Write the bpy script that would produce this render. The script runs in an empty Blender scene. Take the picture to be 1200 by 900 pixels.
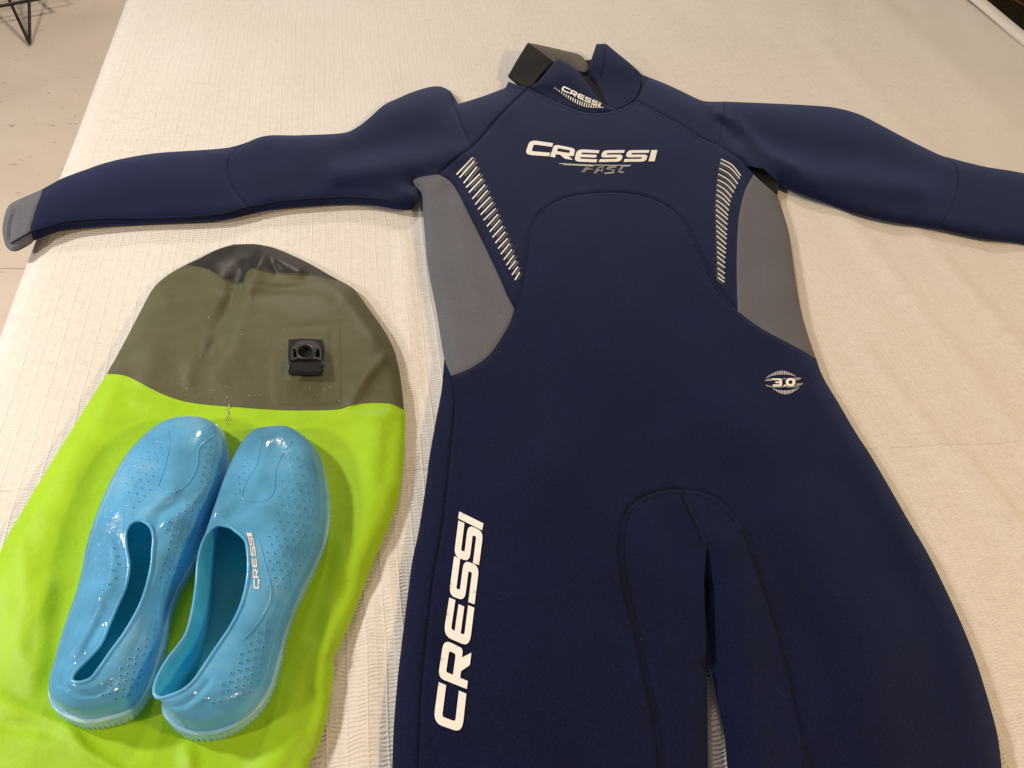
import bpy, bmesh, math, random
import numpy as np
from mathutils import Vector, Matrix
from mathutils.geometry import delaunay_2d_cdt
from mathutils.bvhtree import BVHTree
random.seed(4); rng = np.random.default_rng(4)
scene = bpy.context.scene
COL = scene.collection

# ------------------------------------------------------------------ camera
F = 895.0
BED = 0.50                       # height of the bed surface above the floor
CAM = np.array([0.0, 0.0, BED + 0.62])
_v = np.array([375 - 600, -600 - 450, F]); _a, _b = 556.0, -0.044
_x = (_v[0]*600 - _v[1]*(_a - 450) - F*F) / (_v[0] + _v[1]*_b)
_u = np.array([_x - 600, _a + _b*_x - 450, F])
AY = _v/np.linalg.norm(_v); AX = _u/np.linalg.norm(_u); AZ = np.cross(AX, AY)
M = np.array([AX, AY, AZ])       # image directions -> world directions
cam_d = bpy.data.cameras.new('camera'); cam = bpy.data.objects.new('camera', cam_d); COL.objects.link(cam)
r_, d_, f_ = M[:, 0], M[:, 1], M[:, 2]
mw = Matrix(((r_[0], -d_[0], -f_[0], CAM[0]), (r_[1], -d_[1], -f_[1], CAM[1]), (r_[2], -d_[2], -f_[2], CAM[2]), (0, 0, 0, 1)))
cam.matrix_world = mw
cam_d.sensor_width = 36.0; cam_d.lens = F/1200*36.0; cam_d.clip_start = 0.02; cam_d.clip_end = 100
scene.camera = cam

# ------------------------------------------------------------------ light
w = bpy.data.worlds.new('World'); scene.world = w; w.use_nodes = True
bgn = w.node_tree.nodes['Background']; bgn.inputs[0].default_value = (1.0, 0.89, 0.78, 1); bgn.inputs[1].default_value = 0.20

def area(name, loc, target, size, power, color, spread=math.pi):
    l = bpy.data.lights.new(name, 'AREA'); l.shape = 'DISK'; l.size = size; l.energy = power; l.color = color; l.spread = spread
    o = bpy.data.objects.new(name, l); COL.objects.link(o); o.location = loc
    o.rotation_euler = (Vector(target) - Vector(loc)).to_track_quat('-Z', 'Y').to_euler()
    return o
area('left_lamp', (-1.30, 0.85, BED + 1.15), (0.1, 0.7, BED), 0.14, 20, (1.0, 0.94, 0.87))
area('low_left_lamp', (-1.05, 0.05, BED + 0.75), (-0.6, 1.0, BED - 0.3), 0.14, 9, (1.0, 0.89, 0.80))
area('right_lamp', (1.55, -0.45, BED + 1.45), (0.5, 0.6, BED), 0.22, 24, (1.0, 0.68, 0.36))
area('far_lamp', (0.3, 3.3, BED + 1.5), (0.4, 1.2, BED), 0.35, 29, (1.0, 0.88, 0.76))
scene.view_settings.view_transform = 'Standard'; scene.view_settings.look = 'None'
scene.view_settings.gamma = 1; scene.view_settings.use_curve_mapping = False
scene.view_settings.exposure = 0.0

# ------------------------------------------------------------------ helpers
def P(px, py, h):
    """world point at height h above the bed that is seen at photo pixel (px, py)"""
    px = np.asarray(px, float); py = np.asarray(py, float); h = np.asarray(h, float)
    px, py, h = np.broadcast_arrays(px, py, h)
    d = np.stack([px - 600, py - 450, np.full(px.shape, F)], -1) @ M.T
    t = (BED + h - CAM[2]) / d[..., 2]
    return CAM + d*t[..., None]

def project(V):
    d = (np.asarray(V) - CAM) @ M
    return np.stack([600 + F*d[:, 0]/d[:, 2], 450 + F*d[:, 1]/d[:, 2]], -1)
def tag(o, label=None, cat=None, group=None, kind=None):
    if label: o['label'] = label
    if cat: o['category'] = cat
    if group: o['group'] = group
    if kind: o['kind'] = kind
    return o
def empty(name, loc, label, cat, group=None):
    o = bpy.data.objects.new(name, None); COL.objects.link(o); o.location = loc; o.empty_display_size = 0.05
    return tag(o, label, cat, group)
def root_offset(p):
    v = Vector((0, 0, 0))
    while p is not None:
        v += p.location; p = p.parent
    return v
def mesh(name, verts, faces, mat, parent=None, smooth=True, loc=None):
    """world-space vertices; stored relative to the parent's base (or loc)"""
    off = np.array(root_offset(parent)) if parent is not None else np.array(loc if loc is not None else (0, 0, 0))
    me = bpy.data.meshes.new(name)
    me.from_pydata([tuple(x) for x in (np.asarray(verts, float) - off)], [], [tuple(int(i) for i in f) for f in faces])
    me.update()
    if smooth: me.polygons.foreach_set('use_smooth', [True]*len(me.polygons))
    if mat: me.materials.append(mat)
    o = bpy.data.objects.new(name, me); COL.objects.link(o)
    if parent is not None: o.parent = parent
    elif loc is not None: o.location = loc
    return o
def solidify(o, t, off=-1):
    m = o.modifiers.new('thick', 'SOLIDIFY'); m.thickness = t; m.offset = off; return o
def bevel(o, wd, seg=2):
    m = o.modifiers.new('bev', 'BEVEL'); m.width = wd; m.segments = seg; return o

def densify(poly, step, closed=True):
    poly = np.asarray(poly, float); out = []
    n = len(poly)
    for i in range(n if closed else n - 1):
        a, b = poly[i], poly[(i + 1) % n]
        k = max(1, int(math.ceil(np.linalg.norm(b - a)/step)))
        for j in range(k): out.append(a + (b - a)*j/k)
    if not closed: out.append(poly[-1])
    return np.array(out)
def spline(pts, step=None, closed=False, n=8):
    """Catmull-Rom through the points"""
    p = np.asarray(pts, float); N = len(p); out = []
    def g(i): return p[i % N] if closed else p[min(max(i, 0), N - 1)]
    for i in range(N if closed else N - 1):
        a, b, c, d = g(i - 1), g(i), g(i + 1), g(i + 2)
        k = n if step is None else max(1, int(math.ceil(np.linalg.norm((c - b)[:2])/step)))
        for j in range(k):
            t = j/k
            out.append(0.5*((2*b) + (c - a)*t + (2*a - 5*b + 4*c - d)*t*t + (3*b - a - 3*c + d)*t**3))
    if not closed: out.append(p[-1])
    return np.array(out)
def S(*pts, step=4.0): return [tuple(q) for q in spline(pts, step=step)]
def inside(pts, poly):
    x, y = pts[:, 0], pts[:, 1]; c = np.zeros(len(pts), bool); n = len(poly)
    for i in range(n):
        x1, y1 = poly[i]; x2, y2 = poly[(i + 1) % n]
        if y1 == y2: continue
        k = ((y1 > y) != (y2 > y)) & (x < (x2 - x1)*(y - y1)/(y2 - y1) + x1)
        c ^= k
    return c
def dseg(pts, poly, closed=False):
    poly = np.asarray(poly, float); best = np.full(len(pts), 1e9); n = len(poly)
    for i in range(n if closed else n - 1):
        a, b = poly[i], poly[(i + 1) % n]; ab = b - a; L = ab @ ab
        if L < 1e-12: continue
        t = np.clip(((pts - a) @ ab)/L, 0, 1)
        d = np.linalg.norm(pts - (a + t[:, None]*ab), axis=1)
        best = np.minimum(best, d)
    return best
def triangulate(loops, step, rings=(2.5, 5.5), inner_step=None):
    """loops: outer boundary first, further loops are holes (even-odd). returns pts, tris, boundary indices of the outer loop"""
    dl = [densify(l, step) for l in loops]
    def ins(q):
        c = np.zeros(len(q), bool)
        for l in dl: c ^= inside(q, l)
        return c
    allb = np.concatenate(dl); lo, hi = allb.min(0), allb.max(0)
    ist = inner_step or step*1.8
    gx, gy = np.meshgrid(np.arange(lo[0], hi[0], ist), np.arange(lo[1], hi[1], ist*0.9))
    gx = gx + (np.arange(gx.shape[0]) % 2)[:, None]*ist*0.5
    q = np.stack([gx.ravel(), gy.ravel()], -1)
    q = q[ins(q)]
    dmin = np.full(len(q), 1e9)
    for l in dl: dmin = np.minimum(dmin, dseg(q, l, True))
    last = rings[-1] if rings else 0
    q = q[dmin > last + ist*0.45]
    extra = [q]
    for r in rings:
        for l in dl:
            m = np.roll(l, -1, 0) - np.roll(l, 1, 0); ln = np.linalg.norm(m, axis=1); ln[ln == 0] = 1
            nrm = np.stack([-m[:, 1], m[:, 0]], -1)/ln[:, None]
            for s in (1, -1):
                e = l + nrm*r*s; e = e[ins(e)]
                if len(e):
                    dm = np.full(len(e), 1e9)
                    for l2 in dl: dm = np.minimum(dm, dseg(e, l2, True))
                    extra.append(e[dm > r*0.85])
    ex = np.concatenate(extra)
    # thin out points closer than a small distance
    keep = {}; key = np.floor(ex/1.2).astype(int)
    for i, k in enumerate(map(tuple, key)): keep.setdefault(k, i)
    ex = ex[sorted(keep.values())]
    vs = [Vector(p) for p in allb] + [Vector(p) for p in ex]
    edges = []; o = 0
    for l in dl:
        n = len(l); edges += [(o + i, o + (i + 1) % n) for i in range(n)]; o += n
    v, e, f, ov, oe, of = delaunay_2d_cdt(vs, edges, [], 0, 1e-4)
    v = np.array([tuple(x) for x in v]); f = np.array([t for t in f if len(t) == 3])
    cen = v[f].mean(1); f = f[ins(cen)]
    # drop unused, keep orientation up
    a = v[f[:, 1]] - v[f[:, 0]]; b = v[f[:, 2]] - v[f[:, 0]]
    cr = a[:, 0]*b[:, 1] - a[:, 1]*b[:, 0]
    f = f[np.abs(cr) > 1e-6]; cr = cr[np.abs(cr) > 1e-6]
    f = np.where((cr > 0)[:, None], f[:, ::-1], f)      # image y runs down -> flip so normals point up
    return v, f
def panel(name, loops, hfun, mat, parent, step=4.0, rings=(2.5, 5.5), inner=None, thick=0.0, label=None):
    v, f = triangulate(loops, step, rings, inner)
    o = mesh(name, P(v[:, 0], v[:, 1], hfun(v)), f, mat, parent)
    if thick: solidify(o, thick)
    if label: o['label'] = label
    return o
def tube(path, r, seg=6, closed=False):
    p = np.asarray(path, float); n = len(p); V = []; Fc = []
    for i in range(n):
        a = p[(i - 1) % n] if closed else p[max(i - 1, 0)]; b = p[(i + 1) % n] if closed else p[min(i + 1, n - 1)]
        t = b - a; t /= (np.linalg.norm(t) + 1e-12)
        up = np.array([0, 0, 1.0]) if abs(t[2]) < 0.9 else np.array([1.0, 0, 0])
        s = np.cross(t, up); s /= np.linalg.norm(s); u2 = np.cross(s, t)
        for k in range(seg):
            an = 2*math.pi*k/seg; V.append(p[i] + r*(math.cos(an)*s + math.sin(an)*u2))
    m = n if closed else n - 1
    for i in range(m):
        for k in range(seg):
            a = i*seg + k; b = i*seg + (k + 1) % seg; c = ((i + 1) % n)*seg + (k + 1) % seg; d = ((i + 1) % n)*seg + k
            Fc.append((a, b, c, d))
    if not closed: Fc.append(tuple(range(seg))[::-1]); Fc.append(tuple((n - 1)*seg + k for k in range(seg)))
    return V, Fc
class Join:
    def __init__(s): s.v = []; s.f = []
    def add(s, v, f):
        o = len(s.v); s.v += [tuple(x) for x in v]; s.f += [tuple(i + o for i in t) for t in f]
    def build(s, name, mat, parent, smooth=True): return mesh(name, s.v, s.f, mat, parent, smooth)
def box(c, sx, sy, sz, rot=0.0):
    ca, sa = math.cos(rot), math.sin(rot); V = []
    for z in (-.5, .5):
        for x, y in ((-.5, -.5), (.5, -.5), (.5, .5), (-.5, .5)):
            X_, Y_ = x*sx, y*sy; V.append((c[0] + X_*ca - Y_*sa, c[1] + X_*sa + Y_*ca, c[2] + z*sz))
    return V, [(3, 2, 1, 0), (4, 5, 6, 7), (0, 1, 5, 4), (1, 2, 6, 5), (2, 3, 7, 6), (3, 0, 4, 7)]
def orient(cs, up):
    return cs

# ------------------------------------------------------------------ materials
def newmat(name, base=(0.8, 0.8, 0.8), rough=0.5, spec=0.5, sheen=0.0, sheen_tint=None, sheen_rough=0.5, coat=0, trans=0, metallic=0):
    m = bpy.data.materials.new(name); m.use_nodes = True; nt = m.node_tree; b = nt.nodes['Principled BSDF']
    b.inputs['Base Color'].default_value = (*base, 1); b.inputs['Roughness'].default_value = rough
    b.inputs['Specular IOR Level'].default_value = spec; b.inputs['Sheen Weight'].default_value = sheen
    b.inputs['Sheen Roughness'].default_value = sheen_rough; b.inputs['Coat Weight'].default_value = coat
    b.inputs['Transmission Weight'].default_value = trans; b.inputs['Metallic'].default_value = metallic
    if sheen_tint: b.inputs['Sheen Tint'].default_value = (*sheen_tint, 1)
    return m, nt, b
def N(nt, t, **k):
    n = nt.nodes.new(t)
    for a, v in k.items(): setattr(n, a, v)
    return n
def math_(nt, op, a, b=None, c=None):
    n = N(nt, 'ShaderNodeMath', operation=op)
    for i, x in enumerate((a, b, c)):
        if x is None: continue
        if hasattr(x, 'links'): nt.links.new(x, n.inputs[i])
        else: n.inputs[i].default_value = x
    return n.outputs[0]
def noise(nt, vec, scale, detail=3, rough=0.5, dist=0.0):
    n = N(nt, 'ShaderNodeTexNoise'); n.inputs['Scale'].default_value = scale; n.inputs['Detail'].default_value = detail
    n.inputs['Roughness'].default_value = rough; n.inputs['Distortion'].default_value = dist
    nt.links.new(vec, n.inputs['Vector']); return n.outputs['Fac']
def ramp(nt, fac, stops):
    n = N(nt, 'ShaderNodeValToRGB'); e = n.color_ramp.elements
    while len(e) < len(stops): e.new(0.5)
    for s, (p, c) in zip(e, stops): s.position = p; s.color = (*c, 1)
    nt.links.new(fac, n.inputs[0]); return n.outputs[0]
def bump(nt, b, h, strength=0.5, dist=0.001, normal=None):
    n = N(nt, 'ShaderNodeBump'); n.inputs['Strength'].default_value = strength; n.inputs['Distance'].default_value = dist
    nt.links.new(h, n.inputs['Height'])
    if normal is not None: nt.links.new(normal, n.inputs['Normal'])
    if b is not None: nt.links.new(n.outputs[0], b.inputs['Normal'])
    return n.outputs[0]
def pos(nt): return N(nt, 'ShaderNodeNewGeometry').outputs['Position']

def mat_fabric_weave():
    m, nt, b = newmat('seersucker_cotton', (0.72, 0.68, 0.63), 0.85, 0.25, sheen=0.15)
    p = pos(nt); sep = N(nt, 'ShaderNodeSeparateXYZ'); nt.links.new(p, sep.inputs[0])
    wob = noise(nt, p, 9, 2); x, y = sep.outputs[0], sep.outputs[1]
    x2 = math_(nt, 'MULTIPLY_ADD', wob, 0.007, x)
    ph = math_(nt, 'MULTIPLY', x2, 2*math.pi/0.0078)
    s = math_(nt, 'SINE', ph); s01 = math_(nt, 'MULTIPLY_ADD', s, 0.5, 0.5)
    maj = math_(nt, 'MULTIPLY_ADD', math_(nt, 'SINE', math_(nt, 'MULTIPLY_ADD', ph, 0.5, math.pi/4)), 0.28, 0.62); rib = math_(nt, 'MULTIPLY', math_(nt, 'POWER', s01, 11.0), maj)                 # narrow raised ribs
    # puckered cross rows between the ribs
    wob2 = noise(nt, p, 60, 2)
    y2 = math_(nt, 'MULTIPLY_ADD', wob2, 0.008, y)
    sh = math_(nt, 'MULTIPLY', math_(nt, 'SINE', math_(nt, 'MULTIPLY', ph, 0.25)), 0.9)
    cy = math_(nt, 'SINE', math_(nt, 'ADD', math_(nt, 'MULTIPLY', y2, 2*math.pi/0.0033), sh))
    amp = math_(nt, 'MULTIPLY', math_(nt, 'SUBTRACT', 1.0, rib), noise(nt, p, 140, 2))
    row = math_(nt, 'MULTIPLY', cy, amp)
    fine = noise(nt, p, 1400, 2)
    h = math_(nt, 'ADD', math_(nt, 'MULTIPLY', rib, 0.55), math_(nt, 'ADD', math_(nt, 'MULTIPLY', row, 0.75), math_(nt, 'MULTIPLY', fine, 0.4)))
    # ironed fold across the bed
    dy = math_(nt, 'ABSOLUTE', math_(nt, 'SUBTRACT', math_(nt, 'MULTIPLY_ADD', noise(nt, p, 4, 1), 0.010, y), 0.4385))
    fold = math_(nt, 'MULTIPLY', math_(nt, 'SMOOTH_MIN', math_(nt, 'DIVIDE', dy, 0.0022), 1.0, 0.3), 0.9)
    h2 = math_(nt, 'ADD', h, fold)
    bump(nt, b, h2, 0.85, 0.0009)
    c = ramp(nt, noise(nt, p, 3, 4), [(0.3, (0.72, 0.675, 0.615)), (0.7, (0.77, 0.73, 0.68))])
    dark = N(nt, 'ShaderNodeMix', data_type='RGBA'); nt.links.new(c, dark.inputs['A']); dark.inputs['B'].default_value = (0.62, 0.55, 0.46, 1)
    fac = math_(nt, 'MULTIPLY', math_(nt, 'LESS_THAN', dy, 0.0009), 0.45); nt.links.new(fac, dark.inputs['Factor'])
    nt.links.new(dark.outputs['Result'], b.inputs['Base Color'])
    return m
M_SPREAD = mat_fabric_weave()
def plain_cloth(name, col, bs=0.3):
    m, nt, b = newmat(name, col, 0.9, 0.2, sheen=0.1); bump(nt, b, noise(nt, pos(nt), 1100, 2), bs, 0.0006); return m
M_SHEET = plain_cloth('smooth_white_cotton', (0.72, 0.68, 0.64)); M_MATTRESS = plain_cloth('grey_mattress_cloth', (0.36, 0.34, 0.33))
def neoprene(name, col, sheen, tint, ns=1500, lo=0.5, hi=1.5):
    m, nt, b = newmat(name, col, 0.78, 0.14, sheen=sheen, sheen_tint=tint, sheen_rough=0.45)
    p = pos(nt); n1 = noise(nt, p, ns, 2, 0.6); n2 = noise(nt, p, 320, 3, 0.6)
    h = math_(nt, 'ADD', n1, math_(nt, 'MULTIPLY', n2, 0.5)); bump(nt, b, h, 0.55, 0.0006)
    big = noise(nt, p, 14, 4)
    n3 = noise(nt, p, 620, 1, 0.5); sp = math_(nt, 'ADD', math_(nt, 'MULTIPLY', n3, 0.7), math_(nt, 'MULTIPLY', big, 0.3))
    c = ramp(nt, sp, [(0.34, tuple(x*lo for x in col)), (0.66, tuple(x*hi for x in col))])
    nt.links.new(c, b.inputs['Base Color']); return m
M_NAVY = neoprene('navy_neoprene', (0.0020, 0.0043, 0.028), 0.25, (0.36, 0.50, 1.0))
M_GREY = neoprene('grey_neoprene', (0.118, 0.120, 0.140), 0.12, (0.95, 0.95, 1), 1500, 0.86, 1.14)
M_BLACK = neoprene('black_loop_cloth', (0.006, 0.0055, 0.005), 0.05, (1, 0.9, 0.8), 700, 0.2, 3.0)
M_TAUPE = neoprene('taupe_lining', (0.12, 0.11, 0.10), 0.1, (1, 0.9, 0.8), 1500, 0.8, 1.2)
M_THREAD, nt, b = newmat('navy_thread', (0.006, 0.009, 0.028), 0.8, 0.2)
M_PRINT, nt, b = newmat('white_print', (0.86, 0.83, 0.78), 0.55, 0.3); bump(nt, b, noise(nt, pos(nt), 900, 2), 0.25, 0.0004)
M_PRINTG, nt, b = newmat('grey_print', (0.33, 0.31, 0.29), 0.5, 0.4)
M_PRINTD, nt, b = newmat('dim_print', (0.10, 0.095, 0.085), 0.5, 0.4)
M_PRINTW, nt, b = newmat('silver_print', (0.74, 0.73, 0.69), 0.4, 0.5)

def coated(name, c1, c2, rough):
    m, nt, b = newmat(name, c1, rough, 0.45)
    p = pos(nt); n1 = noise(nt, p, 5, 5, 0.6); n2 = noise(nt, p, 60, 4, 0.6); n3 = noise(nt, p, 900, 2)
    f = math_(nt, 'ADD', math_(nt, 'MULTIPLY', n1, 0.6), math_(nt, 'MULTIPLY', n2, 0.4))
    nt.links.new(ramp(nt, f, [(0.35, c1), (0.65, c2)]), b.inputs['Base Color'])
    r = math_(nt, 'MULTIPLY_ADD', n2, 0.22, rough - 0.1); nt.links.new(r, b.inputs['Roughness'])
    h = math_(nt, 'ADD', math_(nt, 'MULTIPLY', n1, 0.5), math_(nt, 'ADD', math_(nt, 'MULTIPLY', n2, 0.35), math_(nt, 'MULTIPLY', n3, 0.06)))
    bump(nt, b, h, 0.5, 0.004); return m
M_LIME = coated('lime_coated_fabric', (0.29, 0.52, 0.0), (0.345, 0.60, 0.001), 0.55)
M_OLIVE = coated('olive_coated_fabric', (0.075, 0.074, 0.034), (0.100, 0.097, 0.048), 0.56)
M_BLKRUB = coated('black_coated_fabric', (0.012, 0.010, 0.010), (0.022, 0.018, 0.017), 0.48)
M_BUCKLE, nt, b = newmat('black_plastic', (0.035, 0.033, 0.036), 0.32, 0.5)
M_WEB, nt, b = newmat('black_webbing', (0.012, 0.012, 0.013), 0.7, 0.3)
M_YTHREAD, nt, b = newmat('yellow_thread', (0.62, 0.60, 0.25), 0.7, 0.3)

def jelly(name, col, rough=0.22, tr=0.35, dark=0.8):
    m, nt, b = newmat(name, col, rough, 0.5, coat=0.2)
    b.inputs['Sheen Weight'].default_value = 0.55; b.inputs['Sheen Tint'].default_value = (0.6, 0.95, 1.0, 1); b.inputs['Sheen Roughness'].default_value = 0.35
    p = pos(nt); n = noise(nt, p, 35, 3); n2 = noise(nt, p, 250, 2)
    n4 = noise(nt, p, 16, 4, 0.6); c = ramp(nt, n4, [(0.3, tuple(x*dark*0.85 for x in col)), (0.55, col), (0.72, (min(1, col[0]*1.6 + 0.05), min(1, col[1]*1.2), min(1, col[2]*1.08)))]); nt.links.new(c, b.inputs['Base Color'])
    h = math_(nt, 'ADD', math_(nt, 'MULTIPLY', n, 1.0), math_(nt, 'MULTIPLY', n2, 0.12)); nn = bump(nt, b, h, 0.4, 0.002)
    t = N(nt, 'ShaderNodeBsdfTranslucent'); nt.links.new(c, t.inputs[0]); nt.links.new(nn, t.inputs['Normal'])
    tp = N(nt, 'ShaderNodeBsdfTransparent'); nt.links.new(c, tp.inputs[0])
    mx2 = N(nt, 'ShaderNodeMixShader'); mx2.inputs[0].default_value = 0.25; nt.links.new(t.outputs[0], mx2.inputs[1]); nt.links.new(tp.outputs[0], mx2.inputs[2])
    mx = N(nt, 'ShaderNodeMixShader'); mx.inputs[0].default_value = tr
    nt.links.new(b.outputs[0], mx.inputs[1]); nt.links.new(mx2.outputs[0], mx.inputs[2])
    nt.links.new(mx.outputs[0], nt.nodes['Material Output'].inputs[0]); return m
M_JELLY = jelly('blue_translucent_pvc', (0.19, 0.62, 0.96), 0.13, 0.45)
M_JSOLE = jelly('pale_blue_pvc_sole', (0.42, 0.80, 0.90), 0.25, 0.35)
M_JIN = jelly('see_through_teal_pvc', (0.07, 0.58, 0.66), 0.4, 0.2)  # tint of the green bag seen through the sole is put into this colour
M_JWALL = jelly('backlit_teal_blue_pvc', (0.08, 0.62, 0.80), 0.3, 0.45)  # inner wall coloured lighter for the light passing through the plastic
M_JDOT, nt, b = newmat('pvc_perforation', (0.015, 0.19, 0.42), 0.3, 0.5)
M_JRIM = jelly('blue_pvc_lip', (0.16, 0.58, 0.93), 0.2, 0.3)

def mat_floor():
    m, nt, b = newmat('travertine', (0.62, 0.52, 0.42), 0.38, 0.45); p = pos(nt)
    n1 = noise(nt, p, 3.5, 6, 0.6, 0.5); n2 = noise(nt, p, 26, 4, 0.7)
    c = ramp(nt, n1, [(0.3, (0.70, 0.585, 0.475)), (0.7, (0.80, 0.69, 0.58))])
    mp = N(nt, 'ShaderNodeMapping'); mp.inputs['Scale'].default_value = (42, 95, 60); nt.links.new(p, mp.inputs[0])
    pit = noise(nt, mp.outputs[0], 1.0, 3, 0.6)
    msk = math_(nt, 'MULTIPLY', math_(nt, 'GREATER_THAN', pit, 0.675), math_(nt, 'GREATER_THAN', n2, 0.44))
    mx = N(nt, 'ShaderNodeMix', data_type='RGBA'); nt.links.new(math_(nt, 'MULTIPLY', msk, 0.6), mx.inputs['Factor'])
    nt.links.new(c, mx.inputs['A']); mx.inputs['B'].default_value = (0.28, 0.20, 0.13, 1); nt.links.new(mx.outputs['Result'], b.inputs['Base Color'])
    bump(nt, b, math_(nt, 'SUBTRACT', n2, msk), 0.25, 0.001); return m
M_FLOOR = mat_floor()
M_GROUT, nt, b = newmat('floor_grout', (0.42, 0.34, 0.27), 0.9, 0.2)
def mat_rug():
    m, nt, b = newmat('rug_wool', (0.05, 0.035, 0.01), 0.95, 0.1); p = pos(nt)
    c = ramp(nt, noise(nt, p, 160, 3, 0.7), [(0.42, (0.008, 0.006, 0.003)), (0.62, (0.06, 0.04, 0.01))]); nt.links.new(c, b.inputs['Base Color'])
    bump(nt, b, noise(nt, p, 500, 2), 0.7, 0.003); return m
M_RUG = mat_rug(); M_RUG2, nt, b = newmat('rug_stripe_wool', (0.20, 0.10, 0.05), 0.95, 0.1)
M_IRON, nt, b = newmat('dark_iron', (0.035, 0.03, 0.022), 0.4, 0.5, metallic=0.4)
M_WOODSEAT, nt, b = newmat('stool_wood', (0.22, 0.13, 0.07), 0.5, 0.4)

# ------------------------------------------------------------------ floor
g = mesh('floor', [(-6, -4, 0), (7, -4, 0), (7, 8, 0), (-6, 8, 0)], [(0, 1, 2, 3)], M_GROUT, smooth=False); tag(g, kind='structure')
TW = 1.3; me_tile = None; jx, jy = -0.55, 1.300
for i in range(-2, 5):
    for j in range(-2, 5):
        x0 = jx + i*TW; y0 = jy + j*TW
        V, Fc = box((0, 0, 0), TW - 0.003, TW - 0.003, 0.012)
        if me_tile is None:
            o = mesh('floor_tile', V, Fc, M_FLOOR, g, smooth=False); bevel(o, 0.0012, 2); me_tile = o; o.location = (x0 + TW/2, y0 + TW/2, 0.004)
        else:
            o = me_tile.copy(); COL.objects.link(o); o.parent = g; o.location = (x0 + TW/2, y0 + TW/2, 0.004)
FL = 0.010

# ------------------------------------------------------------------ bed and bedspread
XL, XR, Y0, Y1 = -0.3435, 1.612, -0.42, 2.35
bed = empty('bed', (0.63, 0.95, 0), 'wide bed under the pale ribbed bedspread, grey mattress side at its right', 'bed')
V, Fc = box((0.655, 0.97, 0.335), 1.975, 2.70, 0.27); o = mesh('mattress', V, Fc, M_MATTRESS, bed, smooth=False); bevel(o, 0.05, 5)
V, Fc = box((0.64, 0.97, 0.15), 1.90, 2.62, 0.10); o = mesh('bed_base', V, Fc, M_MATTRESS, bed, smooth=False); bevel(o, 0.01, 2)
for sx in (-0.2, 1.45):
    for sy in (-0.2, 2.1):
        V, Fc = box((sx, sy, 0.055), 0.06, 0.06, 0.09); mesh('leg', V, Fc, M_WOODSEAT, bed, smooth=False)

def spread_height(x, y):
    h = 0.0*x
    # soft waves running along the ribs on the right-hand side
    for (ax, ay, bx, by, wd, am) in ((0.735, 0.16, 0.70, 0.42, 0.010, 0.0035), (0.70, 0.28, 0.655, 0.60, 0.016, 0.0035), (0.80, 0.40, 0.76, 0.95, 0.022, 0.004),
                                     (0.90, 0.5, 0.86, 1.15, 0.02, 0.0035), (1.05, 0.7, 1.02, 1.5, 0.035, 0.005), (1.3, 0.9, 1.3, 1.9, 0.05, 0.006),
                                     (0.075, 0.55, 0.085, 0.80, 0.011, 0.003), (0.115, 0.50, 0.12, 0.82, 0.010, 0.0028), (0.06, 0.12, 0.035, 0.34, 0.010, 0.003), (0.005, 0.10, 0.02, 0.30, 0.012, 0.003)):
        d = dseg(np.stack([x.ravel(), y.ravel()], -1), [(ax, ay), (bx, by)]).reshape(x.shape)
        h += am*np.exp(-(d/wd)**2)
    h += 0.002*np.sin(x*9 + 1.3*np.sin(y*4))*np.sin(y*5 + x*3) 
    h += 0.0009*np.sin(x*43 + 2*np.sin(y*9))*np.sin(y*6 + 1)
    h -= 0.0025
    return np.minimum(h, 0.0075)
xs = np.concatenate([np.arange(XL, -0.0, 0.01), np.arange(0.0, 1.0, 0.006), np.arange(1.0, XR, 0.014)]); ys = np.concatenate([np.arange(Y0, 1.1, 0.008), np.arange(1.1, Y1, 0.02)])
XX, YY = np.meshgrid(xs, ys); ZZ = BED - 0.004 + spread_height(XX, YY) - 0.0
edge = np.minimum(XX - XL, 0.02)/0.02; ZZ -= 0.006*(1 - edge)**2
top = np.stack([XX, YY, ZZ], -1)
# left drop and near drop: extra rows hanging over the side
def hang(pts, nx, ny):
    rows = []
    for k, (o_, z_) in enumerate(((0.006, -0.006), (0.009, -0.02), (0.010, -0.08), (0.011, -0.18), (0.014, -0.30))):
        r = pts.copy(); wv = 0.004*np.sin(np.arange(len(pts))*0.35)*(k/4)
        r[:, 0] += nx*(o_ + wv); r[:, 1] += ny*(o_ + wv); r[:, 2] += z_; rows.append(r)
    return rows
V = []; Fc = []
ny_, nx_ = XX.shape
left = hang(top[:, 0, :], -1, 0)[::-1]
G = np.stack([*left], 1); G = np.concatenate([G, top], 1)         # ny_ x (nx_+5) x 3
near = hang(G[0], 0, -1)[::-1]; G = np.concatenate([np.stack(near, 0), G], 0)
R_, C_ = G.shape[:2]; idx = np.arange(R_*C_).reshape(R_, C_)
Fq = np.stack([idx[:-1, :-1], idx[:-1, 1:], idx[1:, 1:], idx[1:, :-1]], -1).reshape(-1, 4)
sp = mesh('bedspread', G.reshape(-1, 3), Fq, M_SPREAD, loc=(0.63, 0.95, BED)); tag(sp, 'pale cream seersucker bedspread with fine ribs, spread over the whole bed', 'bedspread')
solidify(sp, 0.003)
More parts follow.
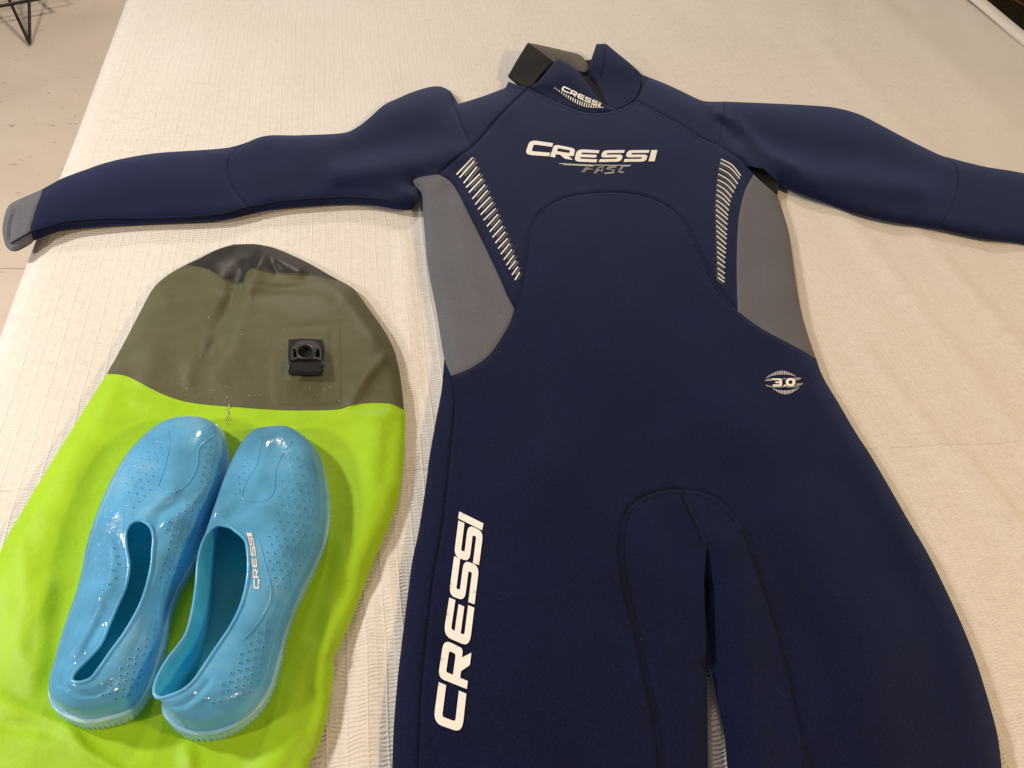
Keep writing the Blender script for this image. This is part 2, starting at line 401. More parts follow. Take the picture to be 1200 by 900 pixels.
# smooth rolled border at the far right edge
ys2 = np.arange(Y0, Y1, 0.03); prof = [(-0.003, -0.006), (-0.001, 0.0), (0.005, 0.005), (0.018, 0.007), (0.034, 0.004), (0.046, -0.004), (0.054, -0.02), (0.058, -0.05), (0.060, -0.12)]
prof = spline([(a, b) for a, b in prof], n=3)
G = np.array([[(XR - 0.003 + a + 0.003*math.sin(y*7), y, BED + b + 0.0015*math.sin(y*11)) for a, b in prof] for y in ys2])
R_, C_ = G.shape[:2]; idx = np.arange(R_*C_).reshape(R_, C_); Fq = np.stack([idx[:-1, :-1], idx[:-1, 1:], idx[1:, 1:], idx[1:, :-1]], -1).reshape(-1, 4)
o = mesh('border', G.reshape(-1, 3), Fq, M_SHEET, sp); solidify(o, 0.003); o['label'] = 'smooth rolled white border'

# ------------------------------------------------------------------ rug beyond the bed
rx0 = 1.80
V, Fc = box((3.6, 3.3, 0.022), 2.4, 2.8, 0.012); rug = mesh('rug', np.array(V) - (3.6, 3.3, 0), Fc, M_RUG, smooth=False); rug.location = (3.6, 3.3, 0.0); bevel(rug, 0.004)
tag(rug, 'dark brown speckled rug on the floor beyond the right side of bed', 'rug')
c0 = np.array(P(1206, 3, 0.022 - BED)); ring = [c0 + 0.085*np.array([math.cos(a), math.sin(a)*1.0, 0]) + np.array([0, 0, 0.003]) for a in np.linspace(0, 2*math.pi, 48, endpoint=False)]
V, Fc = tube(ring, 0.010, 6, True); V = np.array(V); V[:, 2] = c0[2] + 0.006 + (V[:, 2] - ring[0][2])*0.35; mesh('stripe', V, Fc, M_RUG2, rug)

# ------------------------------------------------------------------ wire stool (top left)
tipw = P(35, 52, FL + 0.004 - BED)
st = empty('stool', (tipw[0] - 0.16, tipw[1] + 0.16, 0), 'dark wire stool with thin bent rod legs, on the floor behind the bed corner', 'stool')
sc_ = np.array([tipw[0] - 0.16, tipw[1] + 0.16])
seatz = 0.44
legs = []
for k in range(4):
    an = -math.pi/4 + k*math.pi/2; tip = sc_ + 0.226*np.array([math.cos(an), math.sin(an)])
    if k == 0:
        a1 = P(34, -4, 0.058 - BED); a2 = P(9, -4, 0.058 - BED)
        d1 = (a1 - tipw)/(a1[2] - tipw[2]); d2 = (a2 - tipw)/(a2[2] - tipw[2])
        q1 = tipw + d1*0.43*np.array([.35, .35, 1]) + d1*np.array([0.05, 0.05, 0]); q2 = tipw + d2*0.43*np.array([.3, .3, 1])
        e1 = tipw + d1*0.06; e2 = tipw + d2*0.06
        path = [q1, e1, tipw + d1*0.004, tipw, tipw + d2*0.004, e2, q2]
    else:
        t3 = np.array([tip[0], tip[1], FL + 0.004]); tn = np.array([-math.sin(an), math.cos(an), 0]); inn = np.array([-math.cos(an), -math.sin(an), 0])
        path = [t3 + tn*0.05 + inn*0.05 + np.array([0, 0, 0.43]), t3, t3 - tn*0.05 + inn*0.05 + np.array([0, 0, 0.43])]
    V, Fc = tube(densify(np.array(path), 0.01, False), 0.0042, 8); mesh('leg', V, Fc, M_IRON, st)
r1 = P(-2, 7.5, 0.052 - BED); r2 = P(46, -1.5, 0.052 - BED); dr = (r2 - r1)/np.linalg.norm(r2 - r1)
pd = np.array([-dr[1], dr[0], 0])
V, Fc = tube([r1 - dr*0.22, r2 + dr*0.06], 0.0045, 8); mesh('stretcher', V, Fc, M_IRON, st)
V, Fc = tube([r2 + dr*0.055, r2 + dr*0.055 + pd*0.30], 0.0045, 8); mesh('stretcher', V, Fc, M_IRON, st)
Vs = []; n = 40
for z in (seatz, seatz + 0.03):
    for k in range(n): Vs.append((sc_[0] + 0.17*math.cos(2*math.pi*k/n), sc_[1] + 0.17*math.sin(2*math.pi*k/n), z))
Fc = [(k, (k + 1) % n, n + (k + 1) % n, n + k) for k in range(n)] + [tuple(range(n))[::-1], tuple(range(n, 2*n))]
mesh('seat', Vs, Fc, M_WOODSEAT, st, smooth=False)

# ------------------------------------------------------------------ wetsuit outlines (photo pixels, laid out on the bed)
cuff_edge = S((50.4, 221.3), (48.5, 229), (44, 241), (39.5, 256), (36.5, 268), (39.3, 280.7))
L_cuff_out = S((39.3, 280.7), (36, 284.7), (24, 291.3), (16, 293.6), (10.7, 292), (6, 286.7), (3, 273), (3.3, 262.7), (6.7, 248), (11.3, 240), (17.3, 236), (32, 229.3), (50.4, 221.3))
L_fore_top = S((50.4, 221.3), (73, 209), (100, 199), (123, 191), (153, 184), (187, 179), (233, 176), (267, 173), (288, 167.5))
L_up_top = S((288, 167.5), (312, 159), (350, 158.5), (400, 156), (417, 150), (433, 138), (450, 123), (467, 115), (483, 108), (503, 102), (517, 101.5), (528, 107))
L_shoulder_out = [(528, 107), (532, 113), (537, 121.5), (550, 118), (567, 112.5), (582, 107), (592, 103), (596, 96)]
L_elbow = S((288, 167.5), (273, 178), (266, 197), (268.5, 213), (278, 229), (296, 249.5))
L_arm_bot_fore = S((296, 249.5), (283, 252.7), (267, 256), (250, 258), (200, 260), (150, 262), (120, 263.7), (86.7, 266.7), (66.7, 270.7), (45.3, 278.7), (39.3, 280.7))
L_arm_bot_up = S((483, 245), (467, 244.5), (433, 239), (400, 238), (333, 243), (307, 247), (296, 249.5))
L_pit = S((483, 245), (489, 238), (491, 231), (489, 223), (484, 216))
L_sleeve_seam = S((528, 107), (530, 118), (536, 133), (543, 152), (553, 173))         # shoulder seam, top to yoke point
L_yoke_seam = S((553, 173), (540, 182), (527, 193), (514, 204.5))                      # towards the armpit
G_top_L = S((514, 204.5), (502, 206), (491, 208), (484, 212), (484, 216))
G_L_left = S((484, 216), (490, 221), (495, 230), (496, 253), (500, 300), (503.5, 325), (511, 362), (517, 400), (520.7, 420))
G_L_bot = [(520.7, 420), (524, 430), (529, 441)]
L_waist = S((529, 441), (550, 433), (573, 417), (590, 393), (599, 376), (603, 362))
G_L_right = S((603, 362), (595, 347), (586, 326), (570, 292), (551.6, 255), (537.6, 227), (527, 212), (514, 204.5))
arch = S((603, 362), (606, 353), (612, 323), (617, 292), (620, 273), (630, 253), (647, 239), (667, 231), (693, 227), (727, 226), (760, 232), (783, 243), (799, 257), (812, 278), (825, 306), (843, 340), (864, 365))
R_waist = S((864, 365), (890, 384), (917, 399), (940, 411), (957, 422))
G_R_left = S((864, 365), (863, 330), (863, 297), (864.5, 263), (868, 240), (874, 220), (883, 204))
G_R_top = [(883, 204), (890, 211), (899, 219), (911, 229)]
G_R_right = S((911, 229), (918, 250), (925, 275), (931, 317), (938, 360), (947, 393), (957, 422))
R_pit = [(883, 204), (886, 199), (895, 205), (904, 212), (911, 219), (911, 229)]
R_yoke_seam = S((842, 171), (855, 179), (868, 188), (883, 204))
R_sleeve_seam = S((850, 119), (847, 142), (842, 171))
R_shoulder_out = S((752, 87.5), (777, 97), (800, 107.5), (820, 117), (832, 119), (850, 119))
R_up_top = S((850, 119), (900, 121), (950, 123.5), (980, 126.5), (1007, 134), (1033, 147), (1067, 165), (1100, 181), (1109, 184))
R_fore_top = S((1109, 184), (1153, 195), (1200, 203), (1280, 222), (1400, 262))
R_elbow = S((1109, 184), (1120, 197), (1121, 218), (1114, 243), (1101, 267.5))
R_bot_up = S((1101, 267.5), (1077, 264.5), (1040, 258), (1000, 248), (960, 234), (930, 223), (913, 214))
R_bot_fore = S((1380, 335), (1290, 302), (1200, 285), (1153, 279), (1101, 267.5))
collar_seam = S((596, 96), (607, 100), (620, 103), (637, 112), (660, 122.5), (680, 130), (697, 132.7), (713, 131), (730, 126), (744, 117.5))
collar_seam2 = [(744, 117.5), (749, 108), (751, 98), (752, 87.5)]
L_raglan = S((620, 103), (610, 113), (600, 122), (580, 143), (563, 163), (553, 173))
R_raglan = S((744, 117.5), (773, 133), (800, 148), (820, 161), (842, 171))
side_L = S((529, 441), (533, 455), (533, 483), (529, 523), (525, 565), (519, 617), (509, 673), (502, 730), (495, 800), (492, 862), (489, 1000), (488, 1040))
out_L_leg = S((520.7, 420), (519, 440), (517, 460), (510, 497), (503, 537), (499.5, 565), (491, 620), (483, 658), (477, 703), (470.5, 756), (465.5, 800), (461.5, 850), (459.5, 905), (457, 1000), (456, 1040))
out_R_leg = S((957, 422), (965, 443), (983, 473), (1003, 507), (1020, 533), (1040, 567), (1064, 609), (1087, 648), (1106, 686), (1125, 727), (1143, 772), (1158, 820), (1169, 862), (1174.5, 905), (1185, 1000), (1188, 1040))
in_L = S((800, 574), (777, 575), (755, 582), (738, 595), (728.5, 617), (728, 658), (734, 692), (743, 730), (751, 764), (759, 802), (768, 847), (774, 900), (788, 1000), (793, 1040))
in_R = S((800, 574), (823, 577), (845, 588), (864, 609), (879, 635), (894, 677), (909, 722), (923, 771), (935, 824), (946, 873), (955, 905), (975, 1000), (983, 1040))
crotch = S((800, 574), (809, 594), (820, 618), (828, 640))
crease = [(828, 640), (825, 680), (826, 720), (827, 750), (828, 780)]
leg_L_in = S((828, 780), (829, 820), (829.5, 860), (830, 905), (831, 1000), (831, 1040))
leg_R_in = S((828, 780), (832, 786), (841, 824), (849, 862), (853.5, 905), (868, 1000), (874, 1040))

def chain(*parts):
    """parts: (list, reversed?) joined head to tail, duplicate joints dropped"""
    out = []
    for p in parts:
        q = list(p)
        for a in q:
            if out and math.hypot(out[-1][0] - a[0], out[-1][1] - a[1]) < 0.4: continue
            out.append(a)
    if math.hypot(out[-1][0] - out[0][0], out[-1][1] - out[0][1]) < 0.4: out.pop()
    return out
rv = lambda l: list(l)[::-1]
ci = min(range(len(collar_seam)), key=lambda i: math.hypot(collar_seam[i][0] - 620, collar_seam[i][1] - 103)); cA = collar_seam[:ci + 1]; cB = collar_seam[ci:]
P_chest = chain(cB, R_raglan, R_yoke_seam, rv(G_R_left), rv(arch), G_L_right, rv(L_yoke_seam), rv(L_raglan))
P_yokeL = chain(L_shoulder_out, cA, L_raglan, rv(L_sleeve_seam))
P_yokeR = chain(R_shoulder_out, R_sleeve_seam, rv(R_raglan), collar_seam2)
P_sleeveL = chain(L_up_top, L_sleeve_seam, L_yoke_seam, G_top_L, rv(L_pit), L_arm_bot_up, rv(L_elbow))
P_foreL = chain(L_fore_top, L_elbow, L_arm_bot_fore, rv(cuff_edge))
P_cuffL = chain(L_cuff_out, cuff_edge)
P_greyL = chain(G_L_left, G_L_bot, L_waist, G_L_right, G_top_L)
P_greyR = chain(G_R_right, rv(R_waist), G_R_left, G_R_top)
P_sleeveR = chain(R_up_top, R_elbow, R_bot_up, [(913, 214), (904, 206), (895, 198), (884, 196), (876, 194)], [(868, 188)], rv([p for p in R_yoke_seam if p[0] < 868]), rv(R_sleeve_seam))
P_foreR = chain(R_fore_top, [(1400, 262), (1380, 335)], R_bot_fore, rv(R_elbow))
P_sideL = chain(out_L_leg, rv(side_L), rv(G_L_bot))
P_main = chain(arch, R_waist, out_R_leg, rv(in_R), in_L, rv(side_L), L_waist)
P_inL = chain(rv(in_L), crotch, crease, leg_L_in)
P_inR = chain(in_R, rv(leg_R_in), rv(crease), rv(crotch))
P_out = chain(L_up_top, L_shoulder_out, collar_seam, collar_seam2, R_shoulder_out, R_up_top, R_fore_top, [(1400, 262), (1380, 335)], R_bot_fore, R_bot_up,
              [(911, 225)], G_R_right, out_R_leg, rv(leg_R_in), leg_L_in, rv(out_L_leg), rv(G_L_left), rv(L_pit), L_arm_bot_up, L_arm_bot_fore, L_cuff_out, L_fore_top)
P_out = np.array(P_out)
sil = [np.array(x) for x in (chain(L_cuff_out, L_fore_top, L_up_top, L_shoulder_out), chain(R_shoulder_out, R_up_top, R_fore_top), chain(R_bot_fore, R_bot_up), chain(G_R_right, out_R_leg),
                            leg_R_in, leg_L_in, chain(G_L_left, out_L_leg), chain(rv(L_pit), L_arm_bot_up, L_arm_bot_fore))]
seams = [np.array(x) for x in (L_elbow, L_sleeve_seam, chain(rv(L_raglan), []), L_raglan, L_yoke_seam, G_L_right, L_waist, arch, R_waist, G_R_left, R_yoke_seam, R_raglan, R_sleeve_seam, R_elbow, side_L, in_L, in_R, crotch, collar_seam, collar_seam2, cuff_edge)]
# soft folds and fullness: (path, width px, height m)
folds = [([(395, 206), (450, 197), (500, 189), (535, 178)], 13, 0.0065), ([(405, 176), (455, 170), (510, 155)], 14, -0.0030), ([(400, 226), (455, 228)], 9, -0.003), ([(470, 128), (505, 122), (520, 150)], 20, 0.004),
         ([(330, 205), (400, 215), (460, 222)], 16, 0.0), ([(476, 232), (486, 224)], 7, 0.006),
         ([(822, 119), (850, 135), (873, 153), (890, 172), (908, 185), (934, 198)], 5.5, 0.0050), ([(815, 127), (843, 144), (864, 162), (882, 182)], 5, -0.003),
         ([(872, 178), (905, 194), (950, 206), (1020, 216), (1080, 222)], 15, 0.0058), ([(880, 160), (950, 180), (1030, 185)], 16, -0.003), ([(930, 140), (1000, 155)], 18, 0.003),
         ([(854, 640), (866, 690), (874, 760), (884, 860), (895, 1000)], 22, 0.0065), ([(812, 650), (812, 760), (812, 1000)], 10, 0.0),
         ([(800, 590), (812, 625)], 18, 0.003), ([(762, 610), (770, 680), (780, 760)], 18, 0.003),
         ([(930, 600), (985, 700), (1020, 800), (1050, 1000)], 45, 0.006), ([(1000, 560), (1070, 700), (1110, 820)], 22, -0.002),
         ([(640, 560), (620, 700), (610, 1000)], 60, 0.006), ([(700, 300), (720, 420)], 60, 0.003), ([(680, 235), (700, 300), (715, 330)], 10, 0.0012),
         ([(730, 420), (740, 560)], 40, -0.002), ([(850, 480), (900, 520)], 40, 0.003), ([(540, 240), (545, 300), (560, 350)], 14, 0.0025), ([(497, 225), (515, 216)], 8, 0.004),
         ([(895, 250), (905, 330), (915, 390)], 16, 0.0025), ([(870, 250), (900, 255)], 6, -0.001),
         ([(100, 225), (180, 214), (250, 208)], 20, 0.002), ([(620, 150), (700, 165), (780, 160)], 30, 0.002), ([(557, 140), (590, 125)], 14, 0.003), ([(790, 120), (835, 140)], 10, 0.003)]
folds = [(spline(np.array(a, float), step=12), w_, h_) for a, w_, h_ in folds if abs(h_) > 0]
EDGE_H = 0.005
def h_suit(q, groove=True):
    q = np.asarray(q, float)
    d = np.full(len(q), 1e9)
    for s in sil: d = np.minimum(d, dseg(q, s))
    far = np.clip((q[:, 1] - 100)/700, 0, 1)               # image scale grows towards the camera
    wpx = 11 + 11*far
    t = np.clip(d/wpx, 0, 1); e = np.sqrt(np.clip(1 - (1 - t)**2, 0, 1))*0.25 + (1 - (1 - t)**2)*0.75
    T = 0.0125 + 0.0035*(1 - np.exp(-d/60))
    h = EDGE_H + (T - EDGE_H)*e
    m = 1 - np.exp(-(d/12)**2)
    for path, wd, am in folds:
        h += am*np.exp(-(dseg(q, path)/wd)**2)*m
    if groove:
        sd = np.full(len(q), 1e9)
        for s in seams:
            lo, hi = s.min(0) - 12, s.max(0) + 12; k = (q[:, 0] > lo[0]) & (q[:, 0] < hi[0]) & (q[:, 1] > lo[1]) & (q[:, 1] < hi[1])
            if k.any(): sd[k] = np.minimum(sd[k], dseg(q[k], s))
        h -= 0.0013*np.exp(-(sd/(1.1 + 0.8*far))**2)
        h += 0.0004*np.exp(-((sd - 4.5)/2.5)**2)
    # slight irregular waviness of the laid-out suit
    h += 0.0009*np.sin(q[:, 0]/31 + np.sin(q[:, 1]/43))*np.sin(q[:, 1]/37 + 1.2*np.sin(q[:, 0]/57))*m
    return np.maximum(h, 0.0035)

def h_suit_inR(q):
    q = np.asarray(q, float); h = h_suit(q); d = dseg(q, np.array(crease + [(829, 800)])); k = np.clip((q[:, 1] - 636)/55, 0, 1)*np.clip((830 - q[:, 1])/30, 0, 1)
    return np.maximum(h - 0.015*np.exp(-(d/17)**1.3)*k, 0.0025)
suit = empty('wetsuit', tuple(P(720, 480, 0.0)), 'navy long-sleeved wetsuit with grey side panels, laid face up on the bedspread', 'wetsuit')
panel('chest_panel', [P_chest], h_suit, M_NAVY, suit)
panel('body_panel', [P_main], h_suit, M_NAVY, suit, inner=9)
panel('shoulder_panel', [P_yokeL], h_suit, M_NAVY, suit); panel('shoulder_panel', [P_yokeR], h_suit, M_NAVY, suit)
panel('upper_sleeve', [P_sleeveL], h_suit, M_NAVY, suit); panel('upper_sleeve', [P_sleeveR], h_suit, M_NAVY, suit)
panel('lower_sleeve', [P_foreL], h_suit, M_NAVY, suit); panel('lower_sleeve', [P_foreR], h_suit, M_NAVY, suit)
panel('cuff', [P_cuffL], h_suit, M_GREY, suit, label='grey cuff hanging over the bed edge')
panel('side_panel', [P_greyL], h_suit, M_GREY, suit, label='grey side panel'); panel('side_panel', [P_greyR], h_suit, M_GREY, suit, label='grey side panel')
panel('hip_panel', [P_sideL], h_suit, M_NAVY, suit)
panel('inner_thigh_panel', [P_inL], h_suit, M_NAVY, suit); panel('inner_thigh_panel', [P_inR], h_suit_inR, M_NAVY, suit)
# deep shade under the right sleeve, put in as a black panel
panel('armpit_shade', [[(868, 188), (880, 196), (895, 198), (904, 205), (913, 213), (912, 220), (911, 229), (899, 219), (890, 211), (883, 204)]], lambda q: np.full(len(q), 0.006), M_BLACK, suit)
# back of the suit: rounded rim all round and the sheet that lies on the bed
ol = densify(P_out, 5.0); no = len(ol)
top_r = P(ol[:, 0], ol[:, 1], EDGE_H); cen_shift = []
nxt = np.roll(top_r, -1, 0) - np.roll(top_r, 1, 0); nn_ = np.stack([-nxt[:, 1], nxt[:, 0], 0*nxt[:, 0]], -1); nn_ /= np.linalg.norm(nn_, axis=1)[:, None] + 1e-12
area2 = np.sum(top_r[:, 0]*np.roll(top_r[:, 1], -1) - np.roll(top_r[:, 0], -1)*top_r[:, 1]); nn_ *= np.sign(area2)
mid = top_r + nn_*0.0003; mid[:, 2] = BED + 0.0035
bot = top_r + nn_*0.0035; bot[:, 2] = BED + 0.0008
V = np.concatenate([top_r, mid, bot]); Fc = []
for i in range(no):
    j = (i + 1) % no
    for k in range(2): Fc.append((k*no + i, k*no + j, (k + 1)*no + j, (k + 1)*no + i))
v, f = triangulate([ol], 12.0, (), 24)
Vb = P(v[:, 0], v[:, 1], 0.0008); Fc += [tuple(i + len(V) for i in t) for t in f]
mesh('back_panel', np.concatenate([V, Vb]), Fc, M_NAVY, suit)

# seam threads
J = Join()
for s in seams:
    q = densify(s, 5, False)
    if len(q) < 2: continue
    J.add(*tube(P(q[:, 0], q[:, 1], h_suit(q) + 0.00005), 0.00045, 5))
o = J.build('seam_thread', M_THREAD, suit); o['kind'] = 'stuff'
# cross stitches beside the thigh seams, and the stitched lower edge of the left sleeve
J = Join()
def stitches(path, off, gap, ln, r=0.00032, lift=0.0003):
    q = densify(path, gap, False)
    t = np.gradient(q, axis=0); t /= np.linalg.norm(t, axis=1)[:, None]; n_ = np.stack([-t[:, 1], t[:, 0]], -1)
    a = q + n_*(off - ln/2) - t*gap*0.25; b_ = q + n_*(off + ln/2) + t*gap*0.25
    ha = h_suit(a) + lift; hb = h_suit(b_) + lift; A = P(a[:, 0], a[:, 1], ha); B = P(b_[:, 0], b_[:, 1], hb)
    for x, y in zip(A, B): J.add(*tube([x, y], r, 4))
stitches(np.array(in_L), 3.2, 3.6, 3.6); stitches(np.array(in_R), 3.0, 3.6, 3.6); stitches(np.array(in_L), -3.2, 3.6, 3.0)
stitches(np.array(crotch), 4, 3.4, 3); stitches(np.array(collar_seam), 2.5, 3, 2); stitches(np.array(side_L), 2.4, 4.5, 2.0, 0.00025)
stitches(np.array(L_raglan), 2.2, 3, 1.8, 0.0003); stitches(np.array(R_raglan), 2.2, 3, 1.8, 0.0003); stitches(np.array(arch), 2.2, 3.6, 1.6, 0.00028)
stitches(np.array(S((16, 246), (11, 262), (10, 280))), 0, 3.4, 4, 0.00025)
o = J.build('stitching', M_THREAD, suit); o['kind'] = 'stuff'
arm_line = np.array(S((13, 285), (24, 279), (37, 271.5), (53, 266), (80, 259), (120, 256), (167, 255.5), (220, 254), (262, 250), (288, 243), (310, 239), (333, 235), (400, 231), (440, 233), (470, 238)))
V, Fc = tube(P(arm_line[:, 0], arm_line[:, 1], h_suit(arm_line) + 0.0006), 0.0009, 6); mesh('sleeve_piping', V, Fc, M_THREAD, suit)

# collar: sheets standing up from the neck seam
def sheet(name, pts, mat, thick=0.003, step=4.0, label=None, sag=0.0):
    """pts: (px, py, height); interior heights follow from the rim"""
    a = np.array(pts, float); loop = densify(a, step)      # third column interpolated too
    def hf(q):
        d = np.linalg.norm(q[:, None, :] - loop[None, :, :2], axis=2) + 0.05
        w_ = 1/d**2.6; return (w_*loop[None, :, 2]).sum(1)/w_.sum(1) + sag*np.minimum(d.min(1)/12, 1)
    v, f = triangulate([loop[:, :2]], step, (2.0,), step*1.3)
    o = mesh(name, P(v[:, 0], v[:, 1], hf(v)), f, mat, suit)
    if thick: solidify(o, thick)
    if label: o['label'] = label
    return o, hf
sheet('collar_lining', [(612, 84, .009), (640, 66, .010), (672, 72, .010), (692, 70, .010), (706, 66, .010), (722, 84, .010), (735, 110, .010), (712, 128, .010), (690, 122, .010), (655, 108, .010), (625, 98, .010)], M_BLACK, 0.002)
sheet('collar_back_strap', [(618.5, 50, .030), (630, 52, .030), (648, 56, .029), (675, 62.5, .027), (682, 66, .025), (689, 75, .021), (691, 83, .016), (683, 84, .015), (672, 80, .016), (660, 75, .017), (648, 72.5, .019), (636, 64, .022)], M_TAUPE, 0.003, 3.0, 'taupe back of the collar', 0.003)
sheet('velcro_flap', [(618.5, 50, .030), (636, 62.5, .028), (649, 72.5, .025), (643, 78, .023), (632, 90, .019), (624, 101, .016), (616, 102, .014), (606, 97.5, .012), (595.5, 88.5, .012), (606, 70, .021)], M_BLACK, 0.003, 3.0, 'black velcro flap')
_, HFC = sheet('collar_front', [(654, 68.5, .033), (648, 74, .031), (638, 87, .026), (629, 97, .021), (620.5, 103, .016), (637, 112, .0145), (660, 122.5, .0145), (680, 130, .0145), (697, 132.7, .0145), (713, 131, .0145), (722, 128.5, .0145), (712, 124, .017), (704, 118, .020), (697, 110, .023), (688, 97, .028), (679, 84, .032), (667, 75, .034)], M_NAVY, 0.003, 3.0, None, 0.002)
_, HFR = sheet('collar_side', [(699, 51.5, .032), (710, 51, .034), (722, 61, .033), (737, 73, .030), (748, 83, .025), (752, 87.5, .020), (751, 98, .0175), (749, 108, .016), (744, 117.5, .0145), (730, 126, .0145), (721, 128.5, .0145), (712, 124, .012), (706, 112, .011), (699, 96, .014), (690, 80, .022), (694, 66, .028)], M_NAVY, 0.003, 3.0, None, 0.002)
q = np.array(S((709, 56), (708, 68), (706, 82), (703, 92), step=3)); V, Fc = tube(P(q[:, 0], q[:, 1], HFR(q) + 0.0004), 0.0006, 5); mesh('collar_fold', V, Fc, M_THREAD, suit)

# ------------------------------------------------------------------ printed lettering
def rpoly(pts):
    """polygon with rounded corners: pts (x, y, r)"""
    out = []; n = len(pts)
    for i in range(n):
        a = np.array(pts[i - 1][:2]); b_ = np.array(pts[i][:2]); c = np.array(pts[(i + 1) % n][:2]); r = pts[i][2] if len(pts[i]) > 2 else 0
        if r <= 0: out.append(tuple(b_)); continue
        u = (a - b_); u1 = np.linalg.norm(u); v = (c - b_); v1 = np.linalg.norm(v); r = min(r, u1*0.5, v1*0.5)
        p0 = b_ + u/u1*r; p1 = b_ + v/v1*r
        for t in np.linspace(0, 1, 6): out.append(tuple((1 - t)**2*p0 + 2*t*(1 - t)*b_ + t*t*p1))
    return out
LET = {
 'C': [rpoly([(1, 1), (0, 1, .30), (0, 0, .30), (1, 0), (1, .27), (.22, .27, .08), (.22, .73, .08), (1, .73)])],
 'R': [rpoly([(0, 0), (0, 1, .22), (1, 1, .26), (1, .30, .22), (.76, .30), (1, 0), (.66, 0), (.40, .27), (.22, .27), (.22, 0)]), rpoly([(.22, .52), (.78, .52, .08), (.78, .76, .08), (.22, .76, .05)])],
 'E': [rpoly([(1, 1), (0, 1, .30), (0, 0, .30), (1, 0), (1, .245), (.24, .245, .07), (.24, .385), (.93, .385), (.93, .615), (.24, .615), (.24, .755, .07), (1, .755)])],
 'S': [rpoly([(1, 1), (0, 1, .24), (0, .385, .22), (.77, .385, .04), (.77, .245, .04), (0, .245), (0, 0), (1, 0, .24), (1, .615, .22), (.23, .615, .04), (.23, .755, .04), (1, .755)])],
 'I': [[(0, 0), (1, 0), (1, 1), (0, 1)]],
 '3': [rpoly([(0, 1), (1, 1, .25), (1, 0, .25), (0, 0), (0, .24), (.72, .24), (.72, .40), (.3, .40), (.3, .62), (.72, .62), (.72, .78), (0, .78)])],
 '0': [rpoly([(0, 0, .45), (1, 0, .45), (1, 1, .45), (0, 1, .45)]), rpoly([(.3, .27, .2), (.7, .27, .2), (.7, .73, .2), (.3, .73, .2)])],
 '.': [[(0, 0), (1, 0), (1, 1), (0, 1)]]}
def quadmap(pts, q):
    """unit square -> quad q = base-start, base-end, top-end, top-start (pixels)"""
    p = np.array(pts); q = np.array(q, float); x, y = p[:, :1], p[:, 1:2]
    return (1 - x)*(1 - y)*q[0] + x*(1 - y)*q[1] + x*y*q[2] + (1 - x)*y*q[3]
def letter(ch, quad, surf, mat, step=2.5, lift=0.0006):
    loops = [quadmap(l, quad) for l in LET[ch]]
    v, f = triangulate(loops, step, (), step*1.6)
    return surf(v, lift), f
def suit_surf(v, lift): return P(v[:, 0], v[:, 1], h_suit(v) + lift)
def word(name, chars, quads, surf, mat, parent, step=2.5, lift=0.0006, gap=0.0):
    for c, q in zip(chars, quads):
        q = np.array(q, float); gx = min(gap, gap) * (1 if c != 'I' else 1.2)
        q = np.array([q[0] + (q[1] - q[0])*gx, q[1] - (q[1] - q[0])*gx, q[2] - (q[2] - q[3])*gx, q[3] + (q[2] - q[3])*gx])
        v, f = letter(c, q, surf, mat, step, lift); mesh(name, v, f, mat, parent, smooth=True)
def zq(x0, y0, s, quads): return [[(x0 + a/s, y0 + b_/s) for a, b_ in q] for q in quads]
# leg lettering, read upwards.  base = right-hand edge.  crop origin (490,590) scale 3.214
big = zq(490, 590, 3.214, [[(165, 869), (182, 712), (78, 668), (56, 830)], [(183, 703), (201, 558), (97, 507), (74, 660)], [(193, 545), (212, 388), (118, 350), (94, 502)],
                            [(212, 384), (231, 232), (136, 194), (115, 350)], [(229, 236), (246, 102), (152, 60), (134, 203)], [(241, 102), (246, 74), (155, 29), (150, 57)]])
word('letter', 'CRESSI', big, suit_surf, M_PRINT, suit, 3.0, 0.0011, 0.028)
# chest lettering. crop origin (600,150) scale 6.667
ch = zq(600, 150, 6.667, [[(100, 208), (290, 221), (322, 119), (140, 92)], [(296, 224), (475, 249), (497, 160), (330, 128)], [(484, 262), (660, 268), (684, 174), (510, 165)],
                           [(678, 266), (850, 263), (882, 172), (712, 174)], [(872, 265), (1045, 262), (1075, 172), (905, 173)], [(1066, 260), (1114, 260), (1136, 172), (1090, 172)]])
word('letter', 'CRESSI', ch, suit_surf, M_PRINT, suit, 1.8)
def front_surf(v, lift): return P(v[:, 0], v[:, 1], HFC(v) + lift)
co = zq(580, 30, 6.0, [[(465, 455), (520, 478), (532, 446), (480, 422)], [(525, 480), (570, 502), (582, 470), (538, 449)], [(577, 506), (622, 528), (632, 494), (588, 473)],
                       [(627, 530), (670, 548), (680, 515), (638, 497)], [(676, 551), (718, 567), (728, 535), (686, 517)], [(724, 569), (738, 574), (748, 544), (734, 538)]])
word('letter', 'CRESSI', co, front_surf, M_PRINT, suit, 1.2, 0.0008)

def strokes(name, lines, wpx, surf, mat, parent, lift=0.0006, step=3.0):
    J = Join()
    for ln in lines:
        wd = wpx
        if isinstance(ln[0], (int, float)): wd = ln[0]; ln = ln[1]
        q = densify(np.array(ln, float), step, False); t = np.gradient(q, axis=0); t /= np.linalg.norm(t, axis=1)[:, None] + 1e-9
        n_ = np.stack([-t[:, 1], t[:, 0]], -1); A = surf(q - n_*wd/2, lift); B = surf(q + n_*wd/2, lift); k = len(q)
        J.add(list(A) + list(B), [(i, i + 1, k + i + 1, k + i) for i in range(k - 1)])
    return J.build(name, mat, parent)
def z(x0, y0, s, ls): return [[(x0 + a/s, y0 + b_/s) for a, b_ in l] for l in ls]
